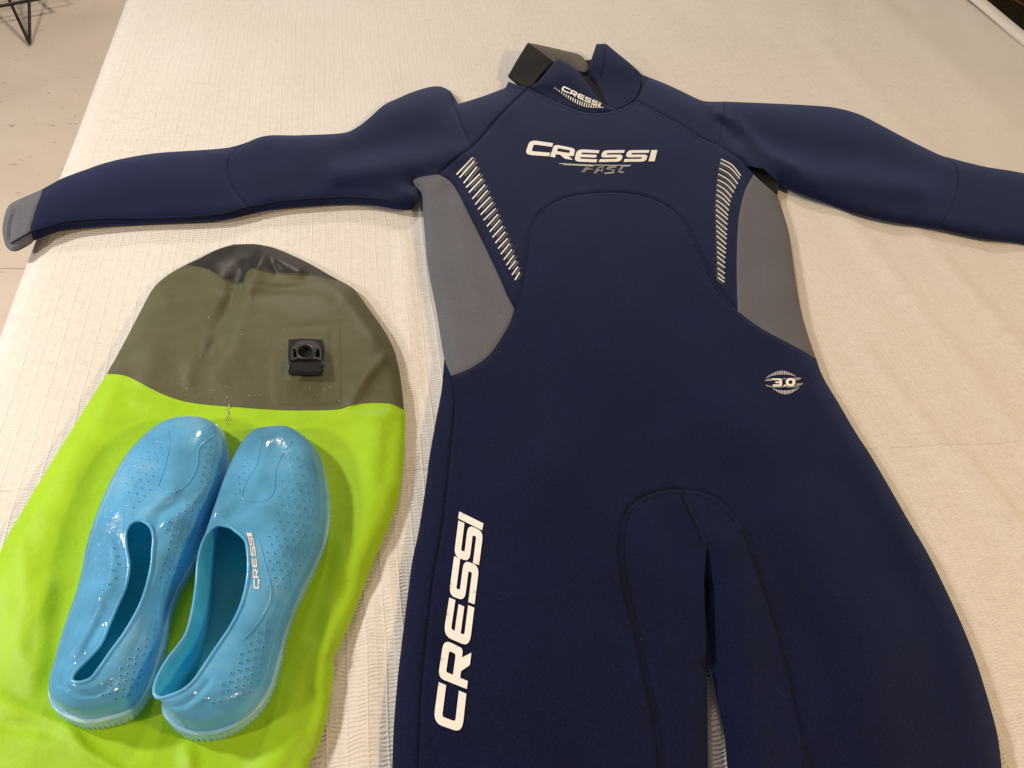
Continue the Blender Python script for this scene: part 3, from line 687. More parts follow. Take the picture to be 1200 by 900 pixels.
# wing-shaped sub logo under the chest lettering
W = z(600, 150, 6.667, [[(370, 277), (520, 285), (640, 290)], [(400, 286), (520, 292), (630, 296)], [(640, 290), (760, 291), (930, 292)], [(850, 299), (915, 298)],
     [(585, 300), (545, 345)], [(600, 300), (640, 299)], [(570, 322), (630, 320)], [(600, 305), (560, 345)],
     [(640, 355), (670, 312), (715, 300)], [(715, 300), (700, 345)], [(655, 332), (700, 330)], [(655, 355), (680, 318)],
     [(815, 300), (760, 302), (735, 318), (790, 326), (785, 345), (720, 353)], [(815, 306), (765, 308), (750, 318), (800, 328), (795, 350), (725, 357)],
     [(860, 300), (835, 330), (830, 345), (875, 342)], [(868, 303), (846, 332), (842, 348), (870, 348)]])
strokes('sub_logo', W, 0.95, suit_surf, M_PRINTG, suit)
strokes('sub_logo_highlight', W[:3], 0.5, suit_surf, M_PRINTW, suit, 0.0009)
# ticks under the collar lettering
T = []
for i in range(24):
    u = i/23; bx = 424 + (792 - 424)*u; by = 438 + (577 - 438)*u + 24*math.sin(u*math.pi); ln = 3 + 27*math.sin(u*math.pi)**1.3
    T.append([(580 + bx/6, 30 + by/6), (580 + (bx - 6)/6, 30 + (by + ln)/6)])
strokes('collar_tick', T, 1.1, lambda v, l: P(v[:, 0], v[:, 1], np.where(v[:, 0] < 708, HFC(v), HFR(v)) + l), M_PRINT, suit, 0.0009, 1.5)
# reflective bars either side of the chest
A = np.array(S((535, 204.5), (543, 214), (556, 238), (572, 268), (588, 300), (597, 317), (603.5, 328), step=1)); B = np.array(S((554, 184.5), (562, 203), (574, 229), (588, 262), (599, 290), (605, 307), (609, 319), step=1))
nb = 21
for i in range(nb):
    u = i/(nb - 1); a = A[int(u*(len(A) - 1))]; b_ = B[int(u*(len(B) - 1))]
    strokes('reflective_bar', [[a, b_]], 1.45, suit_surf, M_PRINTW, suit)
    dx = np.array([2.6, 1.5]); strokes('reflective_bar_dim', [[a*0.8 + b_*0.2 + dx, b_ + dx + (b_ - a)*0.04]], 1.4, suit_surf, M_PRINTD, suit, 0.0004)  # dim grey printed line beside each bar
A = np.array(S((845, 186.5), (841.5, 205), (839.5, 228), (839, 250), (840, 280), (840.5, 305), (841, 325), step=1)); B = np.array(S((868, 206), (865, 214), (857, 233), (853.5, 250), (851.5, 280), (850, 305), (849, 330.5), step=1))
nb = 24
for i in range(nb):
    u = i/(nb - 1); a = A[int(u*(len(A) - 1))]; b_ = B[int(u*(len(B) - 1))]; cv = max(0, 1 - u*2.2)*2.6
    ln = S(tuple(a), tuple((a + b_)/2 + np.array([cv*0.6, -cv])), tuple(b_), step=3)
    strokes('reflective_bar', [ln], 1.4, suit_surf, M_PRINTW, suit)
    strokes('reflective_bar_dim', [[(p[0] - 1.6, p[1] + 2.4) for p in ln]], 1.2, suit_surf, M_PRINTD, suit, 0.0004)
# 3.0 emblem, crop (880,420) scale 15
word('numeral', '3.0', zq(880, 420, 15, [[(385, 490), (548, 490), (548, 352), (372, 352)], [(570, 494), (612, 494), (622, 462), (580, 462)], [(612, 490), (780, 488), (780, 345), (612, 347)]]), suit_surf, M_PRINT, suit, 1.2, 0.0008)
E_ = z(880, 420, 15, [[(250, 395), (300, 368), (372, 362)], [(262, 470), (340, 495), (430, 500)], [(560, 362), (610, 352)], [(755, 345), (820, 345), (880, 352)], [(740, 372), (800, 378), (860, 360)], [(780, 492), (850, 470), (910, 437)], [(620, 500), (780, 497)], [(430, 500), (570, 498)], [(790, 455), (870, 445)], [(280, 385), (370, 385)]])
strokes('emblem_bar', E_, 1.5, suit_surf, M_PRINTG, suit)
T = []
for i in range(17):
    u = i/16; x = 290 + (765 - 290)*u; y = 325 + (300 - 325)*u - 95*math.sin(math.pi*u)**0.9*(1 if u < .5 else 1); ln = 12 + 55*math.sin(math.pi*u)
    T.append([(x, y), (x - 14*(0.5 - u)*2, y + ln)])
    x = 390 + (845 - 390)*u; y = 540 + (520 - 540)*u + 100*math.sin(math.pi*u)**0.9; T.append([(x, y), (x + 14*(0.5 - u)*2, y - ln)])
strokes('emblem_tick', z(880, 420, 15, T), 0.9, suit_surf, M_PRINTW, suit, 0.0006, 1.5)

# ------------------------------------------------------------------ dry bag
bag_L = S((273, 286.5), (253, 293), (233, 303), (216, 311), (200, 320), (188, 329), (178, 340), (167, 360), (150, 393), (137, 417), (125, 438))
bag_R = S((273, 286.5), (290, 286), (303, 286.5), (321, 290.5), (340, 298), (363, 309), (391, 325), (406, 333), (417, 341), (433, 363), (450, 387), (461, 408), (467, 429), (471, 455), (473.5, 480))
lime_L = S((125, 438), (113, 457), (80, 510), (43, 570), (25, 601), (10, 626), (-2, 652), (-25, 710), (-55, 780), (-95, 890), (-130, 1010))
lime_R = S((473.5, 480), (475, 487), (473, 542), (467, 583), (455, 619), (437, 660), (424, 695), (410, 731), (398, 757), (391, 772), (391, 790), (387, 820), (383, 844), (371, 880), (362, 897), (352, 950), (345, 1010))
lime_top = S((125, 438), (137, 438), (153, 442), (173, 452.5), (190, 461), (213, 469), (240, 473.5), (283, 477), (317, 479.5), (350, 480.5), (394, 479.5), (410, 475), (429, 472), (452, 472), (464, 475), (473.5, 480))
blk = S((216, 311), (240, 315), (254, 322), (268, 329), (279, 332.5), (286, 331)) + S((286, 331), (288, 324), (293, 316), (303, 316), (317, 319), (335, 321), (363, 322), (397, 328.5))
def split(l, pt):
    i = min(range(len(l)), key=lambda i: math.hypot(l[i][0] - pt[0], l[i][1] - pt[1])); return l[:i + 1], l[i:]
bL1, bL2 = split(bag_L, (216, 311)); bR1, bR2 = split(bag_R, (397, 328.5))
blk = [bL1[-1]] + blk[1:-1] + [bR1[-1]]
PB_black = chain(rv(bL1), bR1, rv(blk)); PB_olive = chain(bL2, lime_top, rv(bR2), rv(blk)); PB_lime = chain(lime_top, lime_R, rv(lime_L))
PB_out = np.array(chain(rv(lime_L), rv(bag_L), bag_R, lime_R)); bag_sil = PB_out.copy()
bfolds = [([(283, 318), (277, 338), (268, 364), (252, 402)], 12, -0.0065),
          ([(195, 348), (230, 345), (260, 350)], 12, 0.002), ([(240, 300), (255, 320)], 12, 0.004), ([(330, 300), (350, 315)], 9, 0.006), ([(318, 303), (325, 318)], 5, -0.003),
          ([(170, 440), (178, 400), (196, 352)], 18, 0.004), ([(222, 445), (224, 425), (240, 405), (262, 388)], 9, 0.002), ([(395, 362), (355, 372), (330, 365)], 11, 0.0018),
          ([(455, 415), (430, 440), (412, 470)], 7, 0.003), ([(440, 400), (420, 450)], 14, 0.003), ([(400, 345), (430, 390)], 14, 0.003), ([(300, 345), (380, 350)], 8, -0.002),
          ([(125, 445), (110, 500), (60, 600), (30, 700)], 26, 0.0045), ([(20, 640), (28, 700), (22, 760), (40, 800)], 16, 0.0028),
          ([(-5, 820), (20, 834), (50, 840), (90, 852)], 11, 0.003), ([(0, 850), (60, 858)], 9, -0.002), ([(80, 855), (100, 880), (140, 905)], 6, 0.0035), ([(0, 860), (60, 870), (150, 900)], 20, 0.003),
          ([(220, 872), (222, 905)], 9, 0.004), ([(300, 905), (330, 850), (350, 790), (360, 760)], 12, 0.003), ([(320, 905), (345, 860)], 12, 0.004), ([(395, 640), (384, 740), (372, 800)], 12, 0.0028),
          ([(388, 762), (392, 800), (384, 850)], 5, 0.005), ([(440, 500), (435, 580), (410, 660)], 22, 0.005), ([(460, 500), (450, 560)], 8, -0.002), ([(300, 484), (400, 489), (455, 487)], 6, 0.002),
          ([(160, 470), (220, 484), (262, 487)], 8, 0.002), ([(267, 480), (266, 500)], 3, -0.0015), ([(55, 690), (50, 780)], 14, 0.003)]
bfolds = [(spline(np.array(a, float), step=12), w_, h_) for a, w_, h_ in bfolds]
patch_loop = rpoly([(317, 377, 8), (398, 371, 8), (399.5, 466, 11), (392, 474, 8), (319, 474, 10)])
patch2 = rpoly([(336, 386, 3), (385, 385, 3), (387, 444, 3), (337, 445, 3)])
shoe_zone = np.array([(130, 540), (190, 500), (250, 490), (330, 500), (380, 560), (375, 660), (330, 780), (290, 850), (230, 862), (120, 850), (62, 820), (80, 720)])
def h_bag(q):
    q = np.asarray(q, float); d = dseg(q, bag_sil, True)
    t = np.clip(d/16, 0, 1); e = np.sqrt(np.clip(1 - (1 - t)**2, 0, 1))*0.5 + (1 - (1 - t)**2)*0.5
    upper = np.clip((500 - q[:, 1])/90, 0, 1); T = 0.010 + 0.009*upper*(1 - np.exp(-d/25))
    m = 1 - np.exp(-(d/9)**2)
    h = 0.0028 + (T - 0.0028)*e
    for path, wd, am in bfolds: h += am*np.exp(-(dseg(q, path)/wd)**2)*m
    # the pleat: a sharp step that falls away to the left and fades downwards
    dr_ = dseg(q, PLEAT); xr = np.interp(q[:, 1], PLEAT[:, 1], PLEAT[:, 0]); sgn = q[:, 0] - xr; fade = np.clip((462 - q[:, 1])/150, 0, 1)
    soft = 3.0 + 7*np.clip((q[:, 1] - 330)/110, 0, 1)
    h += 0.016*fade*m/(1 + np.exp(-np.clip(sgn/soft*2, -30, 30)))*np.exp(-np.maximum(sgn, 0)/26)
    for lp, am in ((patch_loop, 0.0009), (patch2, 0.0012)):
        ds = dseg(q, np.array(lp), True); sg = np.where(inside(q, np.array(lp)), ds, -ds); h += am/(1 + np.exp(-np.clip(sg*1.6, -30, 30)))
    dz = dseg(q, shoe_zone, True); inz = inside(q, shoe_zone); k = np.where(inz, 1.0, np.exp(-(dz/18)**2))
    h = h*(1 - k) + (0.0095)*k
    ts = dseg(q, weld1); h -= 0.0009*np.exp(-(ts/1.6)**2)
    h += 0.0008*np.sin(q[:, 0]/19 + np.sin(q[:, 1]/27)*1.5)*np.sin(q[:, 1]/24 + np.sin(q[:, 0]/31))*m*(1 - k)
    return np.maximum(h, 0.002)
PLEAT = np.array([(307, 286), (303, 300), (297, 312), (290, 328), (284, 350), (277, 380), (265, 412), (252, 440), (248, 470)], float)
weld1 = np.array(S((212, 318), (232, 327), (250, 336), (266, 341.5), (283, 344)) + S((284, 343), (291, 334), (303, 333), (321, 336.5), (345, 336), (373, 331), (396, 331)))
bag = empty('dry_bag', tuple(P(300, 480, 0)), 'lime green dry bag with olive upper panel, lying flat beneath the blue shoes', 'bag')
panel('end_panel', [PB_black], h_bag, M_BLKRUB, bag, 2.6, (1.5, 3.5), 2.8, label='shiny black end of the bag')
panel('olive_panel', [PB_olive], h_bag, M_OLIVE, bag, 2.6, (1.5, 3.5), 2.8)
panel('lime_panel', [PB_lime], h_bag, M_LIME, bag, 4.0, (2, 5), 6)
ol = densify(PB_out, 5.0); no = len(ol); top_r = P(ol[:, 0], ol[:, 1], h_bag(ol))
nxt = np.roll(top_r, -1, 0) - np.roll(top_r, 1, 0); nn_ = np.stack([-nxt[:, 1], nxt[:, 0], 0*nxt[:, 0]], -1); nn_ /= np.linalg.norm(nn_, axis=1)[:, None] + 1e-12
nn_ *= np.sign(np.sum(top_r[:, 0]*np.roll(top_r[:, 1], -1) - np.roll(top_r[:, 0], -1)*top_r[:, 1]))
bot = top_r + nn_*0.0015; bot[:, 2] = BED + 0.0006
v, f = triangulate([ol], 12.0, (), 24)
ringF = [(i, (i + 1) % no, no + (i + 1) % no, no + i) for i in range(no)]
# the side rim takes the colour of the panel it belongs to
me_o = mesh('back_sheet', np.concatenate([top_r, bot, P(v[:, 0], v[:, 1], 0.0006)]), ringF + [tuple(i + 2*no for i in t) for t in f], M_LIME, bag)
me_o.data.materials.append(M_OLIVE); me_o.data.materials.append(M_BLKRUB)
mi = []
for i in range(no): mi.append(0 if ol[i][1] > (438 if ol[i][0] < 250 else 480) else (2 if (ol[i][1] < 311 and ol[i][0] < 300) or (ol[i][0] >= 300 and ol[i][1] < 328.5) else 1))
mi += [0]*len(f); me_o.data.polygons.foreach_set('material_index', mi)
# welded seam edge at the olive / lime join and along the black end
for nm, ln, mt, rr, lift in (('weld_seam', lime_top, M_OLIVE, 0.0006, 0.0), ('weld_seam', blk, M_OLIVE, 0.0007, 0.0001)):
    q = densify(np.array(ln)[1:-1], 3, False); V, Fc = tube(P(q[:, 0], q[:, 1], h_bag(q) + lift), rr, 5); mesh(nm, V, Fc, mt, bag)
# raised patch rim
q = densify(np.array(patch_loop), 3); V, Fc = tube(P(q[:, 0], q[:, 1], h_bag(q) - 0.0001), 0.00025, 5, True); mesh('patch_edge', V, Fc, M_OLIVE, bag)
# loose thread at the join
q = np.array([(268.5, 474), (268, 479), (266.5, 484), (268.5, 489), (266, 493), (267, 497)]); q = spline(q, n=4)
V, Fc = tube(P(q[:, 0], q[:, 1], h_bag(q) + 0.0009 + 0.0008*np.sin(np.arange(len(q)))), 0.0004, 5); mesh('loose_thread', V, Fc, M_YTHREAD, bag)
q = np.array([(265.5, 478), (266, 486), (264.5, 492)]); q = spline(q, n=4); V, Fc = tube(P(q[:, 0], q[:, 1], h_bag(q) + 0.0007), 0.0003, 5); mesh('loose_thread', V, Fc, M_YTHREAD, bag)
# buckle. crop (310,370) scale 9
hb0 = float(h_bag(np.array([(359, 417)]))[0])
def bz(ls): return [(310 + a/9, 370 + b_/9) for a, b_ in ls]
def slab(name, loops, h0, h1, mat, step=2.0, bev=0.0004):
    v, f = triangulate(loops, step, (), step*2); n = len(v)
    top = P(v[:, 0], v[:, 1], h1); botm = top.copy(); botm[:, 2] = BED + h0
    fr = [tuple(t) for t in f]; cnt = {}
    for t in fr:
        for i in range(3): cnt[(t[i], t[(i + 1) % 3])] = 1
    side = [(b_, a, a + n, b_ + n) for (a, b_) in cnt if (b_, a) not in cnt]
    return mesh(name, np.concatenate([top, botm]), fr + [tuple(i + n for i in t[::-1]) for t in fr] + side, mat, bag, smooth=False)
slab('buckle_base', [bz([(255, 250), (400, 240), (610, 250), (628, 330), (625, 500), (600, 590), (255, 600), (248, 420)])], hb0 - 0.002, hb0 + 0.0015, M_WEB)
ang = np.linspace(0, 2*math.pi, 40, endpoint=False)
slab('buckle_ring', [bz([(285 + 0, 400), (292, 330), (330, 285), (385, 262), (440, 256), (500, 264), (555, 290), (592, 335), (600, 400), (598, 470), (560, 455), (500, 450), (430, 452), (350, 448), (285, 470)]),
                     bz([(432 + 88*math.cos(a), 380 + 70*math.sin(a)) for a in ang]), bz(rpoly([(300, 350, 10), (325, 345, 10), (345, 430, 10), (305, 445, 10)])), bz(rpoly([(545, 345, 10), (575, 345, 10), (588, 440, 10), (535, 435, 10)]))], hb0 + 0.001, hb0 + 0.0065, M_BUCKLE, 1.5)
rg = [P(310 + (432 + 90*math.cos(a))/9, 370 + (380 + 72*math.sin(a))/9, hb0 + 0.007) for a in ang]; V, Fc = tube(rg, 0.0009, 8, True); mesh('buckle_ring_rim', V, Fc, M_BUCKLE, bag)
for sgn, xs_ in ((0, 262), (1, 612)):
    V, Fc = tube([P(310 + xs_/9, 370 + y/9, hb0 + 0.004) for y in (470, 520, 580)], 0.0016, 8); mesh('buckle_arm', V, Fc, M_BUCKLE, bag)
# webbing rolled round the bar, with ribs
J = Join()
for i in range(17):
    x = 288 + i*(300/16)
    a = [P(310 + x/9, 370 + y/9, hb0 + 0.002 + 0.006*math.sin(max(0.05, min(1, (y - 478)/150))*math.pi*0.92)) for y in np.linspace(482, 628, 10)]
    J.add(*tube(a, 0.0011, 6))
J.build('webbing', M_WEB, bag)
# crumbs / salt specks
J = Join()
for k in range(26):
    x = random.uniform(210, 410); y = random.gauss(462, 9) if k % 3 else random.uniform(360, 470)
    if y > 474: continue
    c = P(x, y, float(h_bag(np.array([(x, y)]))[0]) + 0.0002); J.add(*box(c, random.uniform(.0003, .0008), random.uniform(.0003, .0007), 0.0004, random.random()*3))
o = J.build('sand_speck', M_PRINTW, bag, False); o['kind'] = 'stuff'

# ------------------------------------------------------------------ water shoes
def make_shoe(name, label, pairs, overlay, extra, dots, n_side):
    BH = 0.0095
    a = np.array(pairs, float)
    s = spline(a, closed=True, n=8); K = len(s)
    O = P(s[:, 0], s[:, 1], BH + s[:, 2]/1000); R = P(s[:, 3], s[:, 4], BH + s[:, 5]/1000)
    base = P(a[:, 0].mean(), a[:, 1].mean(), BH); root = empty(name, tuple(base), label, 'shoe', 'pair of blue water shoes')
    hy0 = np.clip((O[:, 1].max() - O[:, 1])/(O[:, 1].max() - O[:, 1].min()), 0, 1); ZS = 1 + 0.75*np.clip((hy0 - 0.35)/0.6, 0, 1)
    SZ = BED + BH + 0.0085*ZS
    Oz = O.copy(); Oz[:, 2] = SZ
    dist = np.linalg.norm((R - Oz)[:, :2], axis=1); cexp = 2.0 + np.clip((dist - 0.03)/0.05, 0, 1)*0.45
    NU = 40; rows = []
    ctr = Oz.mean(0)
    for i in range(NU + 1):
        u = (i/NU)**1.6
        xy = Oz[:, :2]*(1 - u) + R[:, :2]*u
        zf = (1 - (1 - u)**cexp)**(1/cexp)
        zz = SZ + (R[:, 2] - SZ)*zf
        # bulge: the side swells a little outside the sole line
        out = (Oz[:, :2] - R[:, :2])/(dist[:, None] + 1e-9)
        xy = xy + out*(0.0022*math.sin(math.pi*min(1, u*2.2)))*(1 if u < 0.45 else 0)
        # wrinkles where the instep flexes
        rows.append(np.concatenate([xy, zz[:, None]], 1))
    G = np.array(rows)
    # shallow creases on instep (front rim region)
    V = G.reshape(-1, 3)
    pxv = project(V)
    for path, wd, am in extra:
        d_ = dseg(pxv, spline(np.array(path, float), step=6)); V[:, 2] += am/1000*np.exp(-(d_/wd)**2)*np.clip((V[:, 2] - BED - BH - 0.010)/0.008, 0, 1)
    idx = np.arange((NU + 1)*K).reshape(NU + 1, K); nx = np.roll(idx, -1, 1)
    Fq = np.stack([idx[:-1], nx[:-1], nx[1:], idx[1:]], -1).reshape(-1, 4)
    # orientation test
    p0, p1, p2 = V[Fq[K*12][0]], V[Fq[K*12][1]], V[Fq[K*12][2]]
    if np.cross(p1 - p0, p2 - p0)[2] < 0: Fq = Fq[:, ::-1]
    upper = mesh('upper', V, Fq, M_JELLY, root); 
    bvh = BVHTree.FromPolygons([tuple(x) for x in V], [tuple(int(i) for i in q) for q in Fq])
    # lip
    Vt, Ft = tube(R + np.array([0, 0, 0.0002]), 0.0013, 8, True); mesh('lip', Vt, Ft, M_JRIM, root)
    # inner wall and insole
    c2 = R[:, :2].mean(0)
    def inset(pts, dist_):
        nx_ = np.roll(pts, -1, 0) - np.roll(pts, 1, 0); n2 = np.stack([-nx_[:, 1], nx_[:, 0]], -1); n2 /= np.linalg.norm(n2, axis=1)[:, None] + 1e-9
        ar = np.sum(pts[:, 0]*np.roll(pts[:, 1], -1) - np.roll(pts[:, 0], -1)*pts[:, 1]); return pts + n2*np.sign(ar)*dist_
    Oi = inset(O[:, :2], 0.0055); Ri = R[:, :2]; rows = []
    for k, u in enumerate(np.linspace(0, 1, 9)):
        xy = Ri*(1 - u) + Oi*u; prof = math.sqrt(max(0, 1 - u**2.4)); zf = BED + BH + 0.0075 + (R[:, 2] - 0.001 - (BED + BH + 0.0075))*prof
        rows.append(np.concatenate([xy, zf[:, None]], 1))
    rows[0][:, 2] = R[:, 2] - 0.0008
    G2 = np.array(rows); V2 = G2.reshape(-1, 3); idx = np.arange(9*K).reshape(9, K); nx = np.roll(idx, -1, 1)
    F2 = np.stack([idx[:-1], idx[1:], nx[1:], nx[:-1]], -1).reshape(-1, 4)
    mesh('inner_wall', V2 - np.array([0, 0, 0.0016]), F2, M_JWALL, root)
    lp = [(p[0]*1000, p[1]*1000) for p in Oi]
    v, f = triangulate([lp], 6.0, (), 9.0); Vi = np.stack([v[:, 0]/1000, v[:, 1]/1000, np.full(len(v), BED + BH + 0.0065)], -1)
    mesh('insole', Vi, [tuple(t)[::-1] for t in f], M_JIN, root)
    # sole band with a ridged edge
    sd = densify(O[:, :2], 0.0012); k_ = len(sd); out = inset(sd, -0.0030)
    cyc = (np.arange(k_) % 4 < 2)*0.0007
    lev = [(0.0, 0.0022, 0), (0.0012, 0.0004, 1), (0.0048, 0.0, 1), (0.0056, 0.0006, 0), (0.0080, 0.0010, 0), (0.0088, 0.0002, 0), (0.0098, 0.0006, 0), (0.0100, 0.0018, 0), (0.0090, 0.0052, 0)]
    rows = []
    hy = np.clip((out[:, 1].max() - out[:, 1])/(out[:, 1].max() - out[:, 1].min()), 0, 1); zsc = 1 + 0.75*np.clip((hy - 0.35)/0.6, 0, 1)
    for zl, ins_, c_ in lev:
        xy = inset(out, ins_) if ins_ else out.copy()
        if c_: xy = np.array(inset(xy, 1e-9)) ; 
        if c_:
            nx_ = np.roll(out, -1, 0) - np.roll(out, 1, 0); n2 = np.stack([-nx_[:, 1], nx_[:, 0]], -1); n2 /= np.linalg.norm(n2, axis=1)[:, None] + 1e-9
            ar = np.sum(out[:, 0]*np.roll(out[:, 1], -1) - np.roll(out[:, 0], -1)*out[:, 1]); xy = xy + n2*np.sign(ar)*cyc[:, None]
        rows.append(np.concatenate([xy, (BED + BH + zl*zsc)[:, None]], 1))
    G3 = np.array(rows); idx = np.arange(len(lev)*k_).reshape(len(lev), k_); nx = np.roll(idx, -1, 1)
    F3 = np.stack([idx[:-1], nx[:-1], nx[1:], idx[1:]], -1).reshape(-1, 4)
    F3 = [tuple(q) for q in F3] + [tuple(range(k_))[::-1]]
    mesh('sole', G3.reshape(-1, 3), F3, M_JSOLE, root)
    # ray from the camera position through a photo pixel, to place print on the curved upper
    def hit(px, py):
        d = M @ np.array([px - 600, py - 450, F]); d /= np.linalg.norm(d)
        loc, nor, i_, ds = bvh.ray_cast(Vector(CAM), Vector(d))
        if loc is None: return None
        if nor.dot(Vector(d)) > 0: nor = -nor
        return np.array(loc), np.array(nor)
    def surf(v, lift):
        out_ = []; last = None
        for x, y in v:
            h = hit(x, y)
            if h is None: out_.append(last if last is not None else P(x, y, BH + 0.03)); continue
            last = h[0] + h[1]*lift; out_.append(last)
        return np.array(out_)
    for ln in overlay:
        q = np.array(S(*ln, step=2.5)); pts = [h for h in (hit(*p) for p in q) if h is not None]
        if len(pts) > 3:
            pp = np.array([h[0] for h in pts]); Vt, Ft = tube(pp, 0.0006, 6); mesh('raised_line', Vt, Ft, M_JRIM, root)
    # perforations: small rings with a dark cup, in staggered rows over the sides
    J = Join(); J2 = Join()
    for (px, py) in dots:
        h = hit(px, py)
        if h is None: continue
        c, nrm = h; t = np.cross(nrm, [0.3, 0.9, 0.1]); t /= np.linalg.norm(t); b2 = np.cross(nrm, t)
        if c[2] < BED + BH + 0.011: continue
        vs = [c + nrm*0.00025]; 
        for k in range(8): an = k*math.pi/4; vs.append(c + nrm*0.0002 + 0.00078*(math.cos(an)*t + math.sin(an)*b2))
        J.add(vs, [(0, 1 + k, 1 + (k + 1) % 8) for k in range(8)])
        V_ = []
        for k in range(8):
            an = k*math.pi/4; e = math.cos(an)*t + math.sin(an)*b2
            V_ += [c + 0.0007*e + nrm*0.0001, c + 0.00105*e + nrm*0.0005, c + 0.0016*e - nrm*0.0001]
        J2.add(V_, [(3*k + r, 3*((k + 1) % 8) + r, 3*((k + 1) % 8) + r + 1, 3*k + r + 1) for k in range(8) for r in (0, 1)])
    if J.v:
        o = J.build('perforation', M_JDOT, root); o['kind'] = 'stuff'; o = J2.build('perforation_rim', M_JRIM, root); o['kind'] = 'stuff'
    return root, surf, hit

def dotgrid(poly, ang, s1, s2, jit=0.5):
    poly = np.array(poly, float); lo, hi = poly.min(0) - 30, poly.max(0) + 30; c = (lo + hi)/2; out = []; ca, sa = math.cos(ang), math.sin(ang)
    n = int(np.linalg.norm(hi - lo)/min(s1, s2)/1.2) + 2
    for i in range(-n, n):
        for j in range(-n, n):
            x = (i + 0.5*(j % 2))*s1; y = j*s2; out.append((c[0] + x*ca - y*sa + random.uniform(-jit, jit), c[1] + x*sa + y*ca + random.uniform(-jit, jit)))
    out = np.array(out); return [tuple(p) for p in out[inside(out, poly)]]
pl = [(215, 492, 12, 164, 610, 46), (241, 494.7, 10, 170, 612, 46), (257, 506, 8, 176, 617, 46), (265, 534, 7, 179, 624, 45), (265, 561, 6, 180, 632, 45), (256, 596, 6, 179, 645, 44), (240, 633, 6, 178, 660, 43),
      (219, 674, 6, 174, 680, 42), (206, 697, 6, 168, 700, 42), (197, 724, 6, 160, 718, 42), (191, 758, 6, 146, 742, 43), (184, 783, 6, 130, 764, 45), (174, 812, 6, 116, 784, 47), (155, 836, 6, 107, 795, 49),
      (128, 846, 6, 98, 799, 50), (106, 849, 6, 90, 800, 50), (84, 841, 8, 84, 797, 49), (68, 828, 10, 87, 789, 47), (63, 808, 12, 95, 780, 45), (68, 776, 14, 108, 767, 43), (78, 736, 15, 119, 753, 42),
      (91, 697, 15, 128, 732, 42), (98, 668, 15, 137, 711, 42), (103, 641, 14, 147, 688, 42), (115, 605, 14, 151, 664, 43), (131, 569, 14, 148, 643, 44), (151, 536, 14, 147, 627, 45), (173, 513, 13, 151, 616, 46), (193, 499, 12, 157, 611, 46)]
pr = [(322, 503, 12, 262, 616, 46), (340, 505, 10, 270, 618, 46), (356, 515, 9, 277, 623, 46), (368, 529, 8, 283, 628, 46), (376, 549, 7, 288, 634, 46), (382, 580, 6, 290, 643, 45), (383, 612, 6, 291, 655, 44),
      (378, 638, 6, 291, 670, 43), (366, 668, 6, 289, 685, 42), (354, 692, 6, 285, 702, 42), (342, 719, 6, 279, 718, 42), (333, 746, 6, 270, 735, 43), (326, 777, 6, 258, 753, 44), (316, 810, 6, 243, 775, 46),
      (302, 833, 6, 228, 797, 48), (280, 851, 6, 214, 809, 50), (255, 861, 6, 200, 815, 50), (228, 862, 6, 188, 818, 50), (208, 851, 6, 181, 813, 49), (197, 836, 6, 183, 798, 47), (202, 815, 6, 195, 775, 45),
      (213, 795, 6, 209, 757, 43), (225, 775, 6, 219, 741, 42), (233, 748, 6, 226, 714, 42), (239, 712, 8, 230, 686, 42), (242, 675, 10, 232, 660, 43), (246, 640, 13, 236, 641, 44), (255, 605, 14, 242, 627, 45),
      (267, 566, 14, 249, 619, 46), (284, 527, 13, 254, 616, 46), (300, 508, 12, 258, 615.5, 46)]
dl = dotgrid([(190, 505), (194, 530), (186, 556), (172, 590), (148, 607), (142, 630), (144, 665), (120, 700), (104, 690), (112, 640), (124, 600), (150, 550), (172, 522)], 0.25, 9.5, 8.5) \
   + dotgrid([(238, 520), (255, 512), (260, 545), (252, 590), (228, 640), (212, 665), (192, 700), (186, 690), (192, 650), (196, 610), (226, 585), (233, 555)], -0.25, 8.5, 7.5) \
   + dotgrid([(186, 722), (180, 770), (166, 806), (140, 822), (118, 818), (140, 786), (160, 762)], -0.3, 8.5, 8)
dr = dotgrid([(333, 525), (352, 517), (368, 545), (374, 590), (370, 630), (350, 668), (334, 690), (316, 690), (310, 650), (322, 600), (327, 560)], 0.15, 9.0, 9.5) \
   + dotgrid([(286, 535), (303, 520), (293, 555), (282, 580), (268, 590)], -0.6, 7.5, 7) + dotgrid([(318, 720), (312, 770), (300, 806), (270, 825), (244, 833), (262, 795), (292, 750)], -0.3, 9, 9)
ovl = [[(196.7, 504.5), (198, 524), (192, 551), (186, 570.5), (197, 577), (211, 574), (221, 565.6), (230, 548.5), (233, 526.5), (241, 517), (252, 509)]]
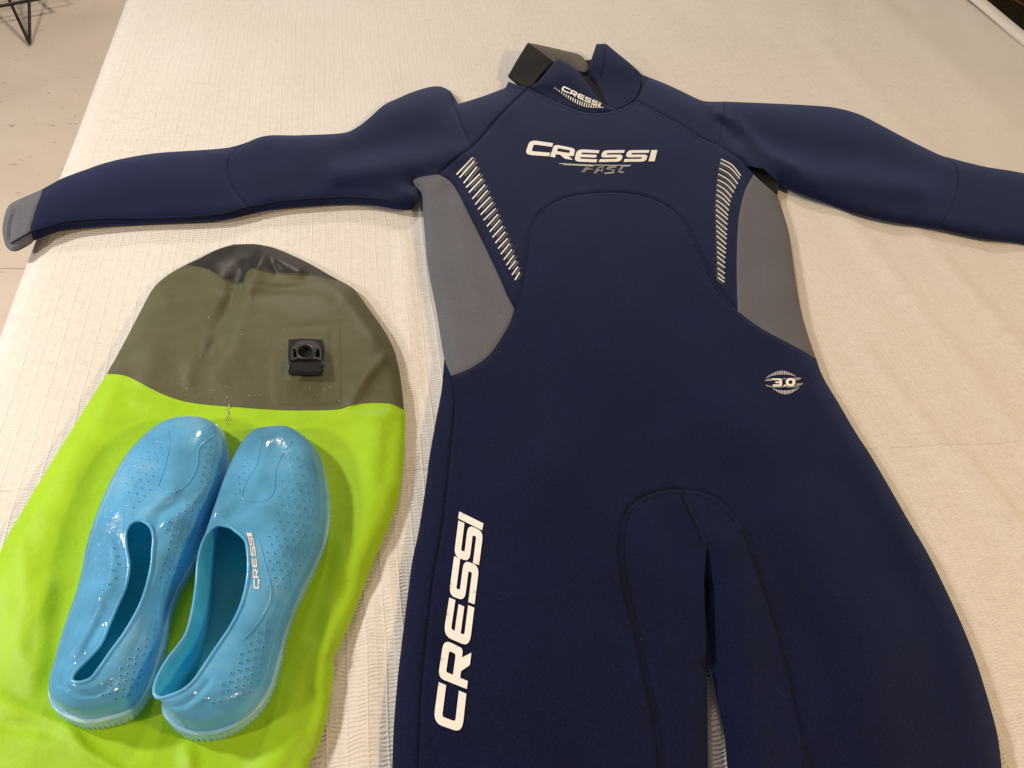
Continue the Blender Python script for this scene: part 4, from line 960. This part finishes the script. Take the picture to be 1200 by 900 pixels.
ovr = [[(307, 512), (304, 528), (301, 543), (293, 557), (285.6, 572), (284, 584), (298, 587), (311, 586), (319, 579), (322, 563), (323, 550), (331, 532), (342, 517)], [(303, 632), (309, 655), (317, 690), (314, 710), (300, 733), (285, 750)]]
shL, surfL, hitL = make_shoe('water_shoe', 'left blue jelly water shoe, its narrow opening squeezed shut and folded', pl, ovl,
    [([(170, 608), (185, 592), (203, 580)], 7, 3.0), ([(196, 612), (218, 603), (240, 580), (256, 560)], 8, 3.0), ([(188, 596), (210, 590)], 5, -2.0), ([(118, 700), (128, 690), (133, 660), (130, 640)], 7, 3.0),
     ([(88, 770), (105, 740), (118, 712)], 6, 3.0), ([(100, 760), (118, 730)], 5, -2.0), ([(72, 800), (90, 812), (112, 812), (130, 800)], 3.5, -1.6), ([(76, 810), (95, 820), (118, 818)], 3, 1.0), ([(205, 520), (200, 560)], 14, 1.5), ([(150, 560), (120, 620)], 9, 1.5)], dl, 1)
shR, surfR, hitR = make_shoe('water_shoe', 'right blue jelly water shoe, with wide oval opening and silver lettering', pr, ovr,
    [([(300, 600), (318, 612), (330, 640)], 14, 2.5), ([(270, 602), (290, 598), (300, 590)], 6, -2.0), ([(255, 600), (272, 590)], 5, 2.0), ([(310, 520), (302, 560)], 10, 1.5), ([(190, 826), (212, 826), (232, 812), (245, 798)], 3.5, -1.8), ([(196, 833), (218, 833), (240, 818)], 3, 1.0), ([(345, 560), (350, 620)], 14, 1.5)], dr, 1)
sl = zq(280, 610, 10, [[(238, 812), (240, 690), (168, 690), (172, 800)], [(232, 680), (222, 570), (158, 570), (164, 680)], [(218, 555), (205, 450), (144, 440), (152, 550)],
                       [(200, 425), (190, 305), (124, 300), (136, 420)], [(184, 298), (165, 200), (104, 195), (120, 295)], [(160, 190), (148, 150), (88, 145), (98, 190)]])
word('letter', 'CRESSI', sl, surfR, M_PRINTW, shR, 1.5, 0.0005)
scene.render.film_transparent = False
print('tris', sum(len(o.data.polygons) for o in scene.objects if o.type == 'MESH'))
